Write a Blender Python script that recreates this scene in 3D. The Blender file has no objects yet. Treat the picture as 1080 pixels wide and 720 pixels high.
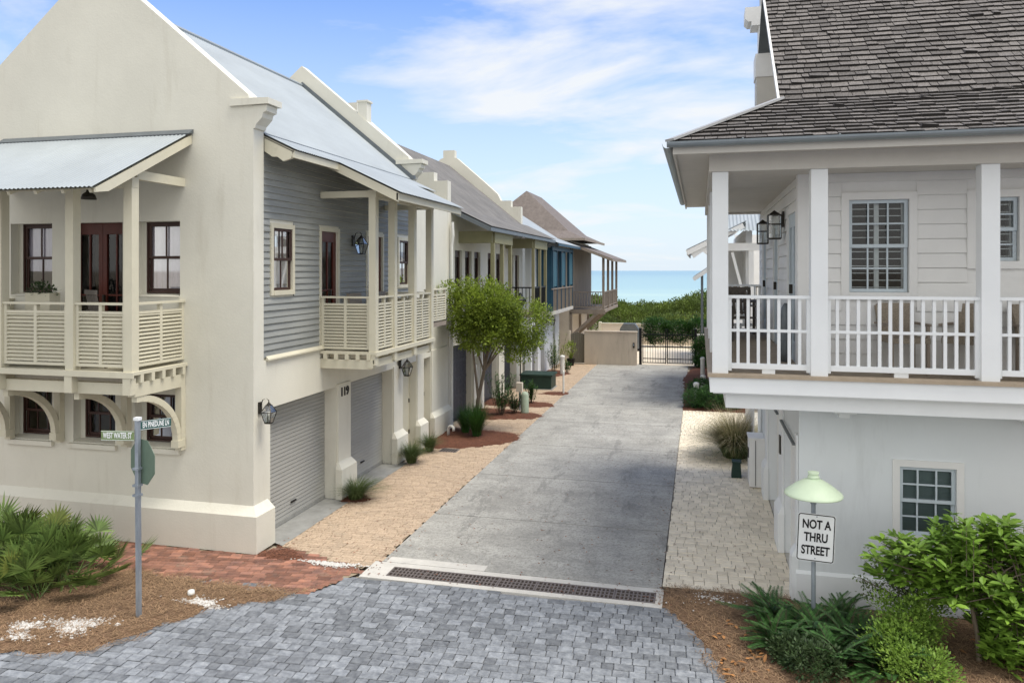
import bpy, bmesh, math, random
from mathutils import Vector, Matrix
R = random.Random(7)
rad = math.radians
S = bpy.context.scene
C = S.collection

# ---------------------------------------------------------------- camera
cam_d = bpy.data.cameras.new('camera'); cam = bpy.data.objects.new('camera', cam_d); C.objects.link(cam)
cam_d.sensor_width = 36; cam_d.lens = 800/1080*36
cam_d.shift_y = -75/1080
cam_d.clip_start = .1; cam_d.clip_end = 30000
cam.location = (0, 0, 4.6); cam.rotation_euler = (rad(90), 0, math.atan(198/800))
S.camera = cam
# ---------------------------------------------------------------- world
SUN_EL, SUN_AZ = rad(68), rad(98)      # azimuth measured from +Y (sea) towards +X
w = bpy.data.worlds.new('World'); S.world = w; w.use_nodes = True
nt = w.node_tree; nt.nodes.clear(); N = nt.nodes.new; L = nt.links.new
out = N('ShaderNodeOutputWorld'); bg = N('ShaderNodeBackground'); bg.inputs[1].default_value = 0.15
sky = N('ShaderNodeTexSky'); sky.sky_type = 'NISHITA'; sky.sun_disc = False
sky.sun_elevation = SUN_EL; sky.sun_rotation = SUN_AZ; sky.air_density = 1.0; sky.dust_density = 0.6; sky.ozone_density = 1.6
tc = N('ShaderNodeTexCoord'); sep = N('ShaderNodeSeparateXYZ'); L(tc.outputs['Generated'], sep.inputs[0])
dv = N('ShaderNodeMath'); dv.operation = 'MAXIMUM'; dv.inputs[1].default_value = .0; L(sep.outputs[2], dv.inputs[0])
ad = N('ShaderNodeMath'); ad.operation = 'ADD'; ad.inputs[1].default_value = .14; L(dv.outputs[0], ad.inputs[0])
vd = N('ShaderNodeVectorMath'); vd.operation = 'DIVIDE'; L(tc.outputs['Generated'], vd.inputs[0])
cb = N('ShaderNodeCombineXYZ'); 
for i in range(3): L(ad.outputs[0], cb.inputs[i])
L(cb.outputs[0], vd.inputs[1])
mp = N('ShaderNodeMapping'); mp.inputs['Scale'].default_value = (1.1, 1.5, .5); mp.inputs['Location'].default_value = (4.4, 2.2, 0); mp.inputs['Rotation'].default_value = (0, 0, rad(25)); L(vd.outputs[0], mp.inputs[0])
nz = N('ShaderNodeTexNoise'); nz.inputs['Scale'].default_value = 1.0; nz.inputs['Detail'].default_value = 9; nz.inputs['Roughness'].default_value = .56; nz.inputs['Distortion'].default_value = .35
L(mp.outputs[0], nz.inputs[0])
cov = N('ShaderNodeMapRange'); cov.inputs[1].default_value = .35; cov.inputs[2].default_value = -.25; cov.inputs[3].default_value = 0; cov.inputs[4].default_value = .32; L(sep.outputs[1], cov.inputs[0])  # extra cloud added behind the camera to whiten the fill light
cva = N('ShaderNodeMath'); cva.operation = 'ADD'; L(nz.outputs[0], cva.inputs[0]); L(cov.outputs[0], cva.inputs[1])
dt = N('ShaderNodeVectorMath'); dt.operation = 'DOT_PRODUCT'; L(tc.outputs['Generated'], dt.inputs[0]); dt.inputs[1].default_value = Vector((-.075,.955,.29)).normalized()
bk = N('ShaderNodeMapRange'); bk.interpolation_type = 'SMOOTHSTEP'; bk.inputs[1].default_value = .945; bk.inputs[2].default_value = .995; bk.inputs[3].default_value = -.05; bk.inputs[4].default_value = .075; L(dt.outputs['Value'], bk.inputs[0])
cv2 = N('ShaderNodeMath'); cv2.operation = 'ADD'; L(cva.outputs[0], cv2.inputs[0]); L(bk.outputs[0], cv2.inputs[1])
cr = N('ShaderNodeValToRGB'); cr.color_ramp.elements[0].position = .49; cr.color_ramp.elements[1].position = .68
cr.color_ramp.elements[0].color = (0, 0, 0, 1); cr.color_ramp.elements[1].color = (.9, .9, .9, 1); L(cv2.outputs[0], cr.inputs[0])
# pale veil near the horizon
mr = N('ShaderNodeMapRange'); mr.inputs[1].default_value = 0; mr.inputs[2].default_value = .34; mr.inputs[3].default_value = .92; mr.inputs[4].default_value = .0; L(sep.outputs[2], mr.inputs[0])
veil = N('ShaderNodeMix'); veil.data_type = 'RGBA'; L(mr.outputs[0], veil.inputs[0]); 
SKYB = N('ShaderNodeMix'); SKYB.data_type = 'RGBA'; SKYB.blend_type = 'MULTIPLY'; SKYB.inputs[0].default_value = 1; L(sky.outputs[0], SKYB.inputs[6]); SKYB.inputs[7].default_value = (.72, .82, 1.04, 1)
L(SKYB.outputs[2], veil.inputs[6]); veil.inputs[7].default_value = (3.5, 3.95, 4.35, 1)
mx = N('ShaderNodeMix'); mx.data_type = 'RGBA'; L(cr.outputs[0], mx.inputs[0]); L(veil.outputs[2], mx.inputs[6])
cbk = N('ShaderNodeMix'); cbk.data_type = 'RGBA'; cbf = N('ShaderNodeMapRange'); cbf.inputs[1].default_value = .3; cbf.inputs[2].default_value = -.3; L(sep.outputs[1], cbf.inputs[0]); L(cbf.outputs[0], cbk.inputs[0]); cbk.inputs[6].default_value = (4.1, 4.2, 4.25, 1); cbk.inputs[7].default_value = (6.3, 6.2, 5.9, 1); L(cbk.outputs[2], mx.inputs[7])  # unseen clouds behind the camera made brighter and warmer to fill front walls
L(mx.outputs[2], bg.inputs[0]); L(bg.outputs[0], out.inputs[0])
sd = bpy.data.lights.new('sun', 'SUN'); so = bpy.data.objects.new('sun', sd); C.objects.link(so)
sd.energy = 2.6; sd.angle = rad(28); sd.color = (1, .94, .84)
sv = Vector((math.sin(SUN_AZ)*math.cos(SUN_EL), math.cos(SUN_AZ)*math.cos(SUN_EL), math.sin(SUN_EL)))
so.rotation_euler = sv.to_track_quat('Z', 'Y').to_euler()
S.view_settings.view_transform = 'Standard'; S.view_settings.look = 'None'; S.view_settings.gamma = 1
S.view_settings.exposure = 0.60
S.render.engine = 'CYCLES'

# ---------------------------------------------------------------- materials
def mat(name, col, rough=.8, var=0.0, vscale=2.0, col2=None, bump=0.0, bscale=60, island=0.0, metal=0.0, spec=.3, trans=0, stain=None, stretch=(1,1,1)):
    m = bpy.data.materials.new(name); m.use_nodes = True; t = m.node_tree; b = t.nodes['Principled BSDF']
    b.inputs['Roughness'].default_value = rough; b.inputs['Metallic'].default_value = metal; b.inputs['Specular IOR Level'].default_value = spec
    geo = t.nodes.new('ShaderNodeNewGeometry')
    cur = None
    rgb = t.nodes.new('ShaderNodeRGB'); rgb.outputs[0].default_value = (*col, 1); cur = rgb.outputs[0]
    mpn = t.nodes.new('ShaderNodeMapping'); mpn.inputs['Scale'].default_value = stretch; t.links.new(geo.outputs['Position'], mpn.inputs[0])
    if col2 or var:
        n = t.nodes.new('ShaderNodeTexNoise'); n.inputs['Scale'].default_value = vscale; n.inputs['Detail'].default_value = 6; n.inputs['Roughness'].default_value = .65
        t.links.new(mpn.outputs[0], n.inputs[0])
        r = t.nodes.new('ShaderNodeMapRange'); r.inputs[1].default_value = .32; r.inputs[2].default_value = .68; t.links.new(n.outputs[0], r.inputs[0])
        mi = t.nodes.new('ShaderNodeMix'); mi.data_type = 'RGBA'; t.links.new(r.outputs[0], mi.inputs[0]); t.links.new(cur, mi.inputs[6])
        c2 = col2 or tuple(min(1, c*(1-var)) for c in col); mi.inputs[7].default_value = (*c2, 1); cur = mi.outputs[2]
    if island:
        ir = t.nodes.new('ShaderNodeMapRange'); ir.inputs[3].default_value = 1-island; ir.inputs[4].default_value = 1+island
        t.links.new(geo.outputs['Random Per Island'], ir.inputs[0])
        mm = t.nodes.new('ShaderNodeVectorMath'); mm.operation = 'SCALE'; t.links.new(cur, mm.inputs[0]); t.links.new(ir.outputs[0], mm.inputs['Scale']); cur = mm.outputs[0]
    if stain:   # (colour, scale, low, high, stretch)
        sc, ss, lo, hi, sst = stain
        mp2 = t.nodes.new('ShaderNodeMapping'); mp2.inputs['Scale'].default_value = sst; mp2.inputs['Location'].default_value = (3.3, 1.7, 9.1); t.links.new(geo.outputs['Position'], mp2.inputs[0])
        n = t.nodes.new('ShaderNodeTexNoise'); n.inputs['Scale'].default_value = ss; n.inputs['Detail'].default_value = 8; n.inputs['Roughness'].default_value = .7; t.links.new(mp2.outputs[0], n.inputs[0])
        r = t.nodes.new('ShaderNodeMapRange'); r.inputs[1].default_value = lo; r.inputs[2].default_value = hi; t.links.new(n.outputs[0], r.inputs[0])
        mi = t.nodes.new('ShaderNodeMix'); mi.data_type = 'RGBA'; t.links.new(r.outputs[0], mi.inputs[0]); t.links.new(cur, mi.inputs[6]); mi.inputs[7].default_value = (*sc, 1); cur = mi.outputs[2]
    t.links.new(cur, b.inputs['Base Color'])
    if bump:
        n = t.nodes.new('ShaderNodeTexNoise'); n.inputs['Scale'].default_value = bscale; n.inputs['Detail'].default_value = 5; t.links.new(mpn.outputs[0], n.inputs[0])
        bp = t.nodes.new('ShaderNodeBump'); bp.inputs['Strength'].default_value = bump; bp.inputs['Distance'].default_value = .01
        t.links.new(n.outputs[0], bp.inputs['Height']); t.links.new(bp.outputs[0], b.inputs['Normal'])
    if trans:
        tr = t.nodes.new('ShaderNodeBsdfTranslucent'); t.links.new(cur, tr.inputs[0]); ms = t.nodes.new('ShaderNodeMixShader'); ms.inputs[0].default_value = trans
        o = t.nodes['Material Output']; t.links.new(b.outputs[0], ms.inputs[1]); t.links.new(tr.outputs[0], ms.inputs[2]); t.links.new(ms.outputs[0], o.inputs[0])
    return m
def glassmat(name, tint=(.9,.95,1), refl=.0):
    m = bpy.data.materials.new(name); m.use_nodes = True; t = m.node_tree; t.nodes.clear()
    o = t.nodes.new('ShaderNodeOutputMaterial'); a = t.nodes.new('ShaderNodeBsdfTransparent'); a.inputs[0].default_value = (*tint, 1)
    g = t.nodes.new('ShaderNodeBsdfGlossy'); g.inputs['Roughness'].default_value = .03; f = t.nodes.new('ShaderNodeFresnel'); f.inputs[0].default_value = 1.55
    ad = t.nodes.new('ShaderNodeMath'); ad.operation = 'ADD'; ad.inputs[1].default_value = refl; t.links.new(f.outputs[0], ad.inputs[0])
    ms = t.nodes.new('ShaderNodeMixShader'); t.links.new(ad.outputs[0], ms.inputs[0]); t.links.new(a.outputs[0], ms.inputs[1]); t.links.new(g.outputs[0], ms.inputs[2]); t.links.new(ms.outputs[0], o.inputs[0])
    return m
M = dict(
 cream=mat('cream stucco', (.70,.68,.585), .92, .10, .7, bump=.25, bscale=30, stain=((.53,.50,.41), 1.4, .55, .92, (2.2,2.2,.35))),
 creamtrim=mat('cream paint', (.62,.585,.455), .6, .08, 3, bump=.05, stain=((.45,.42,.32), 2.5, .6, .9, (1,1,1))),
 clap=mat('weathered blue grey clapboard', (.33,.34,.32), .8, 0, 3, col2=(.235,.245,.235), bump=.25, bscale=30, stretch=(1,.25,3), stain=((.46,.47,.46), 3, .6, .85, (.3,.3,2))),
 garage=mat('grey roller door paint', (.37,.37,.345), .55, .12, 2, stretch=(1,.4,1)),
 metalroof=mat('galvanised corrugated metal', (.35,.385,.40), .6, .15, 1.2, metal=.1, spec=.35, stretch=(1,.5,1)),
 greyroof=mat('weathered grey metal roof', (.19,.18,.165), .7, 0, 1.5, col2=(.125,.12,.11), metal=.0),
 flash=mat('lead flashing', (.17,.19,.20), .5, .2, 5, metal=.4),
 redwood=mat('dark red brown paint', (.10,.022,.014), .35, .3, 6),
 brownframe=mat('brown window paint', (.055,.026,.020), .4, .2, 6),
 curtain=mat('pale lilac curtain', (.74,.70,.76), .9, .10, 8),
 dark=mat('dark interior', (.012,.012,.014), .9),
 glassbright=glassmat('window glass reflecting sky', (.90,.91,.93), .10),
 glass=glassmat('window glass', (.90,.92,.93), .0),
 glassclear=glassmat('lantern glass', (.9,.92,.92), .12),
 blackmetal=mat('black painted metal', (.012,.012,.013), .45, metal=.3),
 bronze=mat('aged bronze', (.05,.045,.038), .45, metal=.6),
 galv=mat('galvanised steel post', (.38,.42,.46), .45, 0, 9, col2=(.22,.25,.29), metal=.5, stretch=(1,1,.3)),
 signback=mat('green painted sign back', (.13,.19,.14), .55, .15, 8),
 signgreen=mat('faded green street sign', (.20,.27,.12), .5, .2, 12),
 signteal=mat('dark green street sign', (.03,.10,.09), .5, .2, 12),
 white=mat('white paint', (.80,.82,.82), .55, .05, 2, bump=.03),
 whitestucco=mat('white stucco', (.74,.77,.78), .9, .07, .6, bump=.10, bscale=50, stain=((.58,.60,.60), 1.3, .55, .88, (2.2,2.2,.35))),
 warmwhite=mat('warm grey white siding', (.79,.785,.76), .65, .06, 3, bump=.05),
 soffit=mat('greige soffit paint', (.58,.555,.50), .7, .08, 3),
 shingle=mat('weathered cedar shingle', (.20,.185,.172), .9, 0, 14, col2=(.095,.087,.08), bump=.9, bscale=40, island=.30, stretch=(5,1,1)),
 butt_shade=mat('shingle butt shade', (.035,.032,.03), .95, .3, 20),  # near-black puts the shadow under each shingle row into the butt colour
 gutter=mat('galvanised gutter', (.30,.34,.36), .4, .15, 3, metal=.6),
 bluegrey=mat('pale blue grey window paint', (.55,.62,.66), .5, .05, 4),
 louvre=mat('white shutter louvre', (.62,.66,.64), .5),
 blind=mat('grey green blind slats', (.17,.23,.225), .5),
 deckboard=mat('tan deck boards', (.42,.34,.25), .75, .2, 6),
 paver=mat('tumbled grey granite paver', (.255,.27,.285), .85, 0, 11, col2=(.125,.135,.15), bump=.8, bscale=38, island=.30, stain=((.46,.47,.48), 3.2, .60, .82, (1,1,1))),
 joint=mat('sand joint', (.36,.355,.34), .95, .3, 20, bump=.2),
 brick=mat('red clay brick paver', (.33,.155,.10), .85, 0, 5, col2=(.16,.09,.072), bump=.3, bscale=40, island=.42, stain=((.22,.18,.14), 2.5, .56, .8, (1,1,1))),
 tanpaver=mat('tan clay paver', (.56,.44,.315), .9, 0, 30, col2=(.34,.25,.175), bump=.9, bscale=45, island=.10, stain=((.30,.25,.19), 2.5, .54, .84, (1,1,1))),
 creampaver=mat('cream shell paver', (.80,.72,.57), .9, 0, 6, col2=(.68,.60,.465), bump=.45, bscale=45, island=.12, stain=((.30,.285,.24), 3.2, .60, .84, (1.4,.8,1))),
 joint2=mat('tan sand joint', (.36,.29,.20), .95, .3, 20, bump=.2),
 joint3=mat('dirty cream joint', (.33,.30,.24), .95, .3, 20, bump=.2),
 straw=mat('pine straw litter', (.22,.14,.085), .95, 0, 18, col2=(.10,.052,.028), bump=.9, bscale=45, stain=((.34,.22,.12), 3.5, .6, .85, (1,1,1))),
 redmulch=mat('red brown mulch', (.15,.062,.036), .95, 0, 20, col2=(.075,.032,.02), bump=.9, bscale=60),
 needle=mat('dry pine needle', (.27,.175,.10), .9, island=.5),
 redneedle=mat('dry red brown needle', (.20,.085,.05), .9, island=.5),
 shell=mat('white shell grit', (.66,.64,.60), .9, .35, 25, bump=.9, bscale=60),
 white_conc=mat('pale concrete', (.56,.54,.49), .9, .15, 5, bump=.2, stain=((.33,.32,.30), 3, .56, .85, (1,1,1))),
 greyconc=mat('grey concrete', (.31,.31,.29), .9, .25, 4, bump=.2),
 galvtrim=mat('weathered galvanised trim', (.42,.42,.41), .6, .15, 6, metal=.2),
 iron=mat('rusty iron grate', (.22,.19,.175), .7, .3, 20, metal=.5),
 ironpit=mat('drain pit', (.008,.008,.009), .9),
 green_util=mat('dark green utility paint', (.018,.045,.034), .5, .2, 5),
 pale_green=mat('pale green enamel', (.64,.76,.56), .45, .06, 10),
 pedestal=mat('pale green plastic', (.36,.43,.33), .6, .2, 12),
 pvc=mat('white pvc', (.72,.72,.68), .45, .1, 10),
 olive=mat('olive porch paint', (.26,.245,.14), .7, .15, 4),
 darkdoor=mat('charcoal boarded door', (.035,.038,.048), .5, 0, 10, col2=(.07,.075,.09)),
 greydoor_wallshade=mat('grey boarded door and wall shade', (.20,.20,.21), .6, .15, 5),
 blue=mat('deep teal blue paint', (.018,.065,.105), .5, .2, 4),
 teal=mat('light teal shutter paint', (.045,.155,.20), .5, .15, 4),
 brownwood=mat('weathered brown timber', (.31,.26,.21), .8, .25, 4, stretch=(1,1,.3)),
 brownstucco=mat('tan stucco', (.70,.62,.51), .9, .12, 2, bump=.1),
 brownroof=mat('brown shingle roof', (.20,.172,.155), .9, 0, 6, col2=(.135,.115,.103), bump=.3, bscale=20),
 concwall=mat('stained tan concrete wall', (.58,.50,.40), .9, 0, 1.6, col2=(.46,.395,.32), bump=.15, stretch=(1,1,.25), stain=((.22,.19,.155), 2.2, .58, .85, (1.5,1.5,.25))),
 greygate=mat('grey green gate boards', (.17,.155,.12), .7, .1, 3),
 sandc=mat('sand coloured court', (.80,.70,.54), .95, .1, 1),
 trunk=mat('pale bark', (.20,.16,.12), .9, .3, 15, bump=.5),
 darktrunk=mat('brown bark', (.11,.085,.06), .9, .3, 15, bump=.5),
 teak=mat('greyed teak', (.16,.14,.12), .8, .3, 20, stretch=(1,1,4)),
 wicker=mat('brown wicker', (.36,.31,.24), .85, 0, 60, col2=(.20,.165,.125), bump=.6, bscale=120),
 petal=mat('pale blossom', (.62,.56,.56), .8),
 orange=mat('dry orange leaf', (.36,.17,.06), .8, island=.3),
)
def leafmat(name, c, c2, isl=.35, tr=.25, sc=3): return mat(name, c, .5, 0, sc, col2=c2, island=isl, spec=.35, trans=tr)
M.update(
 lf_tree=leafmat('crepe tree leaf', (.30,.38,.05), (.15,.21,.035), .45, .35),
 lf_palm=leafmat('palmetto frond', (.17,.245,.06), (.07,.12,.03), .6),
 lf_palmy=leafmat('yellowing palmetto frond', (.20,.22,.05), (.12,.16,.04), .3),
 lf_fern=leafmat('dark fern leaf', (.07,.165,.04), (.03,.08,.022), .5),
 lf_bright=leafmat('bright glossy leaf', (.25,.40,.055), (.12,.235,.035), .35, .3),
 lf_box=leafmat('light green small leaf', (.28,.42,.07), (.13,.24,.04), .35),
 lf_small=leafmat('dull small leaf', (.075,.115,.045), (.04,.075,.026), .4),
 lf_open=leafmat('olive small leaf', (.16,.22,.07), (.08,.12,.04), .4),
 lf_grass=leafmat('grass blade', (.13,.17,.06), (.06,.09,.03), .4),
 lf_gr2=leafmat('bright strap leaf', (.05,.12,.022), (.03,.085,.018), .35),
 lf_tan=leafmat('tan feathery blade', (.55,.46,.29), (.30,.27,.13), .35),
 lf_dune=leafmat('dune scrub leaf', (.19,.25,.05), (.085,.125,.035), .45, .2, .5),
)

# ---------------------------------------------------------------- mesh helpers
WL = {}
def tag(o, label=None, cat=None, group=None, kind=None):
    if label: o['label'] = label
    if cat: o['category'] = cat
    if group: o['group'] = group
    if kind: o['kind'] = kind
    return o
def thing(name, loc, label, cat, group=None):
    o = bpy.data.objects.new(name, None); C.objects.link(o); o.location = loc; o.empty_display_size = .2
    WL[o.name] = Vector(loc); return tag(o, label, cat, group)
class MB:
    def __init__(s): s.v = []; s.f = []
    def add(s, vs, fs):
        n = len(s.v); s.v += [tuple(p) for p in vs]; s.f += [tuple(i+n for i in f) for f in fs]; return s
    def box(s, x0, x1, y0, y1, z0, z1):
        return s.add([(x0,y0,z0),(x1,y0,z0),(x1,y1,z0),(x0,y1,z0),(x0,y0,z1),(x1,y0,z1),(x1,y1,z1),(x0,y1,z1)],
            [(0,3,2,1),(4,5,6,7),(0,1,5,4),(1,2,6,5),(2,3,7,6),(3,0,4,7)])
    def lb(s, fr, a0, a1, d0, d1, z0, z1, dt=None):
        dt = d1 if dt is None else dt
        P = fr
        return s.add([P(a0,d0,z0),P(a1,d0,z0),P(a1,d1,z0),P(a0,d1,z0),P(a0,d0,z1),P(a1,d0,z1),P(a1,dt,z1),P(a0,dt,z1)],
            [(0,3,2,1),(4,5,6,7),(0,1,5,4),(1,2,6,5),(2,3,7,6),(3,0,4,7)])
    def prism(s, pts, off):           # pts 3D polygon, extruded by vector off
        n = len(pts); off = Vector(off); a = [Vector(p) for p in pts]; b = [p+off for p in a]
        return s.add(a+b, [tuple(range(n))[::-1], tuple(range(n, 2*n))] + [(i,(i+1)%n,n+(i+1)%n,n+i) for i in range(n)])
    def bar(s, p, q, w, h, up=(0,0,1)):
        p = Vector(p); q = Vector(q); d = (q-p).normalized(); up = Vector(up)
        if abs(d.dot(up)) > .98: up = Vector((0,1,0))
        sd = d.cross(up).normalized()*w/2; u = sd.cross(d).normalized()*h/2
        r = [p-sd-u, p+sd-u, p+sd+u, p-sd+u, q-sd-u, q+sd-u, q+sd+u, q-sd+u]
        return s.add(r, [(0,3,2,1),(4,5,6,7),(0,1,5,4),(1,2,6,5),(2,3,7,6),(3,0,4,7)])
    def tube(s, pts, rs, n=8, cap=True):
        pts = [Vector(p) for p in pts]
        if not hasattr(rs, '__len__'): rs = [rs]*len(pts)
        base = len(s.v); fs = []
        ref = None
        for i, p in enumerate(pts):
            d = (pts[min(i+1,len(pts)-1)]-pts[max(i-1,0)]).normalized()
            if ref is None:
                ref = Vector((0,0,1)) if abs(d.z) < .9 else Vector((1,0,0))
            a = d.cross(ref).normalized(); b = a.cross(d).normalized(); ref = -b if False else ref
            s.v += [tuple(p+(a*math.cos(2*math.pi*k/n)+b*math.sin(2*math.pi*k/n))*rs[i]) for k in range(n)]
        for i in range(len(pts)-1):
            for k in range(n):
                fs.append((base+i*n+k, base+i*n+(k+1)%n, base+(i+1)*n+(k+1)%n, base+(i+1)*n+k))
        if cap: fs += [tuple(base+k for k in range(n))[::-1], tuple(base+(len(pts)-1)*n+k for k in range(n))]
        s.f += fs; return s
    def lathe(s, c, prof, n=20):
        return s.tube_raw(c, prof, n)
    def tube_raw(s, c, prof, n):
        b = len(s.v); cx, cy = c
        for r, z in prof: s.v += [(cx+r*math.cos(2*math.pi*k/n), cy+r*math.sin(2*math.pi*k/n), z) for k in range(n)]
        for i in range(len(prof)-1):
            for k in range(n): s.f.append((b+i*n+k, b+i*n+(k+1)%n, b+(i+1)*n+(k+1)%n, b+(i+1)*n+k))
        s.f.append(tuple(b+k for k in range(n))[::-1]); s.f.append(tuple(b+(len(prof)-1)*n+k for k in range(n))); return s
    def build(s, name, m, parent=None, smooth=False, fixn=True, bevel=0):
        vs = s.v
        if not vs: return None
        xs = [p[0] for p in vs]; ys = [p[1] for p in vs]; zs = [p[2] for p in vs]
        o0 = Vector(((min(xs)+max(xs))/2, (min(ys)+max(ys))/2, min(zs)))
        me = bpy.data.meshes.new(name); me.from_pydata([(p[0]-o0.x, p[1]-o0.y, p[2]-o0.z) for p in vs], [], s.f)
        if fixn and len(s.f) < 60000:
            bm = bmesh.new(); bm.from_mesh(me); bmesh.ops.recalc_face_normals(bm, faces=bm.faces)
            bm.to_mesh(me); bm.free()
        if smooth: me.polygons.foreach_set('use_smooth', [True]*len(me.polygons))
        me.materials.append(M[m] if isinstance(m, str) else m); me.update()
        o = bpy.data.objects.new(name, me); C.objects.link(o)
        if parent: o.parent = parent; o.location = o0-WL[parent.name]
        else: o.location = o0
        WL[o.name] = o0
        if bevel:
            bv = o.modifiers.new('bevel', 'BEVEL'); bv.width = bevel; bv.segments = 2; bv.limit_method = 'ANGLE'
        return o
def Fr(o, u, n): return lambda a, d, z: (o[0]+u[0]*a+n[0]*d, o[1]+u[1]*a+n[1]*d, z)
def FX(X): return lambda a, d, z: (X+d, a, z)          # wall facing +X, a = world Y
def FN(Y): return lambda a, d, z: (a, Y-d, z)          # wall facing -Y, a = world X
def FW(X): return lambda a, d, z: (X-d, a, z)          # wall facing -X
def panel(m, fr, a0, a1, z0, z1, th, holes=()):        # wall with rectangular openings, outer face at d=0
    A = sorted({a0, a1, *[h[0] for h in holes], *[h[1] for h in holes]}); A = [a for a in A if a0 <= a <= a1]
    for i in range(len(A)-1):
        l, r = A[i], A[i+1]; mid = (l+r)/2
        cuts = sorted((h[2], h[3]) for h in holes if h[0] < mid < h[1]); z = z0
        for c0, c1 in cuts:
            if c0 > z+1e-4: m.lb(fr, l, r, -th, 0, z, c0)
            z = max(z, c1)
        if z < z1-1e-4: m.lb(fr, l, r, -th, 0, z, z1)
def siding(m, fr, a0, a1, z0, z1, pitch, holes=(), d=.004, wob=0.0, thick=.02, gap=.006):
    z = z0
    while z < z1-.02:
        zt = min(z+pitch, z1); segs = [(a0, a1)]
        for h in holes:
            if h[2] < zt-.004 and h[3] > z+.004:
                ns = []
                for l, r in segs:
                    if h[1] <= l or h[0] >= r: ns.append((l, r)); continue
                    if h[0] > l: ns.append((l, h[0]))
                    if h[1] < r: ns.append((h[1], r))
                segs = ns
        for l, r in segs:
            e = R.uniform(-wob, wob)
            m.lb(fr, l, r, d, d+thick+e, z+gap+e*.5, zt, d+.003)
        z += pitch
    return m
def window(par, fr, a0, a1, z0, z1, cols=2, rows=1, fm='brownframe', cm='creamtrim', cw=.09, rec=.08, curt='curtain', proud=.03, shutter=False, name='window', sill=True, curt_z=0):
    m = MB()
    if cw:
        m.lb(fr, a0-cw, a0, 0, proud, z0-cw, z1+cw); m.lb(fr, a1, a1+cw, 0, proud, z0-cw, z1+cw)
        m.lb(fr, a0, a1, 0, proud, z1, z1+cw); m.lb(fr, a0, a1, 0, proud+.01, z0-cw, z0)
    else:
        m.lb(fr, a0, a0+.03, -rec-.02, -rec+.015, z0, z1); m.lb(fr, a1-.03, a1, -rec-.02, -rec+.015, z0, z1); m.lb(fr, a0+.03, a1-.03, -rec-.02, -rec+.015, z1-.03, z1); m.lb(fr, a0+.03, a1-.03, -rec-.02, -rec+.015, z0, z0+.03)
    win = m.build(name, cm if cw else fm, par)
    s = MB(); fw = .045; zm = (z0+z1)/2
    b0 = .003 if cw else .032
    for lo, hi, dd in ((z0+b0, zm+.02, -rec-.03), (zm-.02, z1-b0, -rec)):
        l, r = a0+b0, a1-b0
        s.lb(fr, l, l+fw, dd-.03, dd, lo, hi); s.lb(fr, r-fw, r, dd-.03, dd, lo, hi)
        s.lb(fr, l+fw, r-fw, dd-.03, dd, lo, lo+fw); s.lb(fr, l+fw, r-fw, dd-.03, dd, hi-fw, hi)
        for k in range(1, cols):
            a = l+(r-l)*k/cols; s.lb(fr, a-.011, a+.011, dd-.025, dd-.004, lo+fw, hi-fw)
        for k in range(1, rows):
            z = lo+(hi-lo)*k/rows; s.lb(fr, l+fw, r-fw, dd-.023, dd-.006, z-.011, z+.011)
    s.build('sash', fm, win)
    g = MB(); g.add([fr(a0+.02,-rec-.045,z0+.02),fr(a1-.02,-rec-.045,z0+.02),fr(a1-.02,-rec-.045,z1-.02),fr(a0+.02,-rec-.045,z1-.02)], [(0,1,2,3)]); g.build('pane', 'glassbright' if curt and not shutter else 'glass', win)
    if shutter == 'closed':
        q = MB(); d0 = -rec-.07; z = z0+.03
        while z < z1-.02: q.add([fr(a0+.02,d0,z),fr(a1-.02,d0,z),fr(a1-.02,d0-.018,z+.052),fr(a0+.02,d0-.018,z+.052)], [(0,1,2,3)]); z += .05
        q.build('blind', 'blind', win)
    elif shutter:
        q = MB(); d0 = -rec-.12
        for k in range(3):
            a = a0+.03+(a1-a0-.06)*k/2; q.lb(fr, a-.03, a+.03, d0-.02, d0+.02, z0+.02, z1-.02)
        z = z0+.06
        while z < z1-.05:
            q.lb(fr, a0+.03, a1-.03, d0-.028, d0+.028, z, z+.011)
            z += .098
        q.build('shutter', 'louvre', win)
    elif curt:
        q = MB(); n = 14; zz0 = z0+.02+curt_z
        for k in range(n):
            l = a0+(a1-a0)*k/n; r = a0+(a1-a0)*(k+1)/n; w1 = -rec-.075+(.01 if k % 2 else -.01); w2 = -rec-.075+(-.01 if k % 2 else .01)
            q.add([fr(l,w1,zz0),fr(r,w2,zz0),fr(r,w2,z1),fr(l,w1,z1)], [(0,1,2,3)])
        q.build('curtain', curt, win)
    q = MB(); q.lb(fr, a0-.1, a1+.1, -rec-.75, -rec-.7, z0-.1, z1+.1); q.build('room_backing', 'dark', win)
    return win
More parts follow.
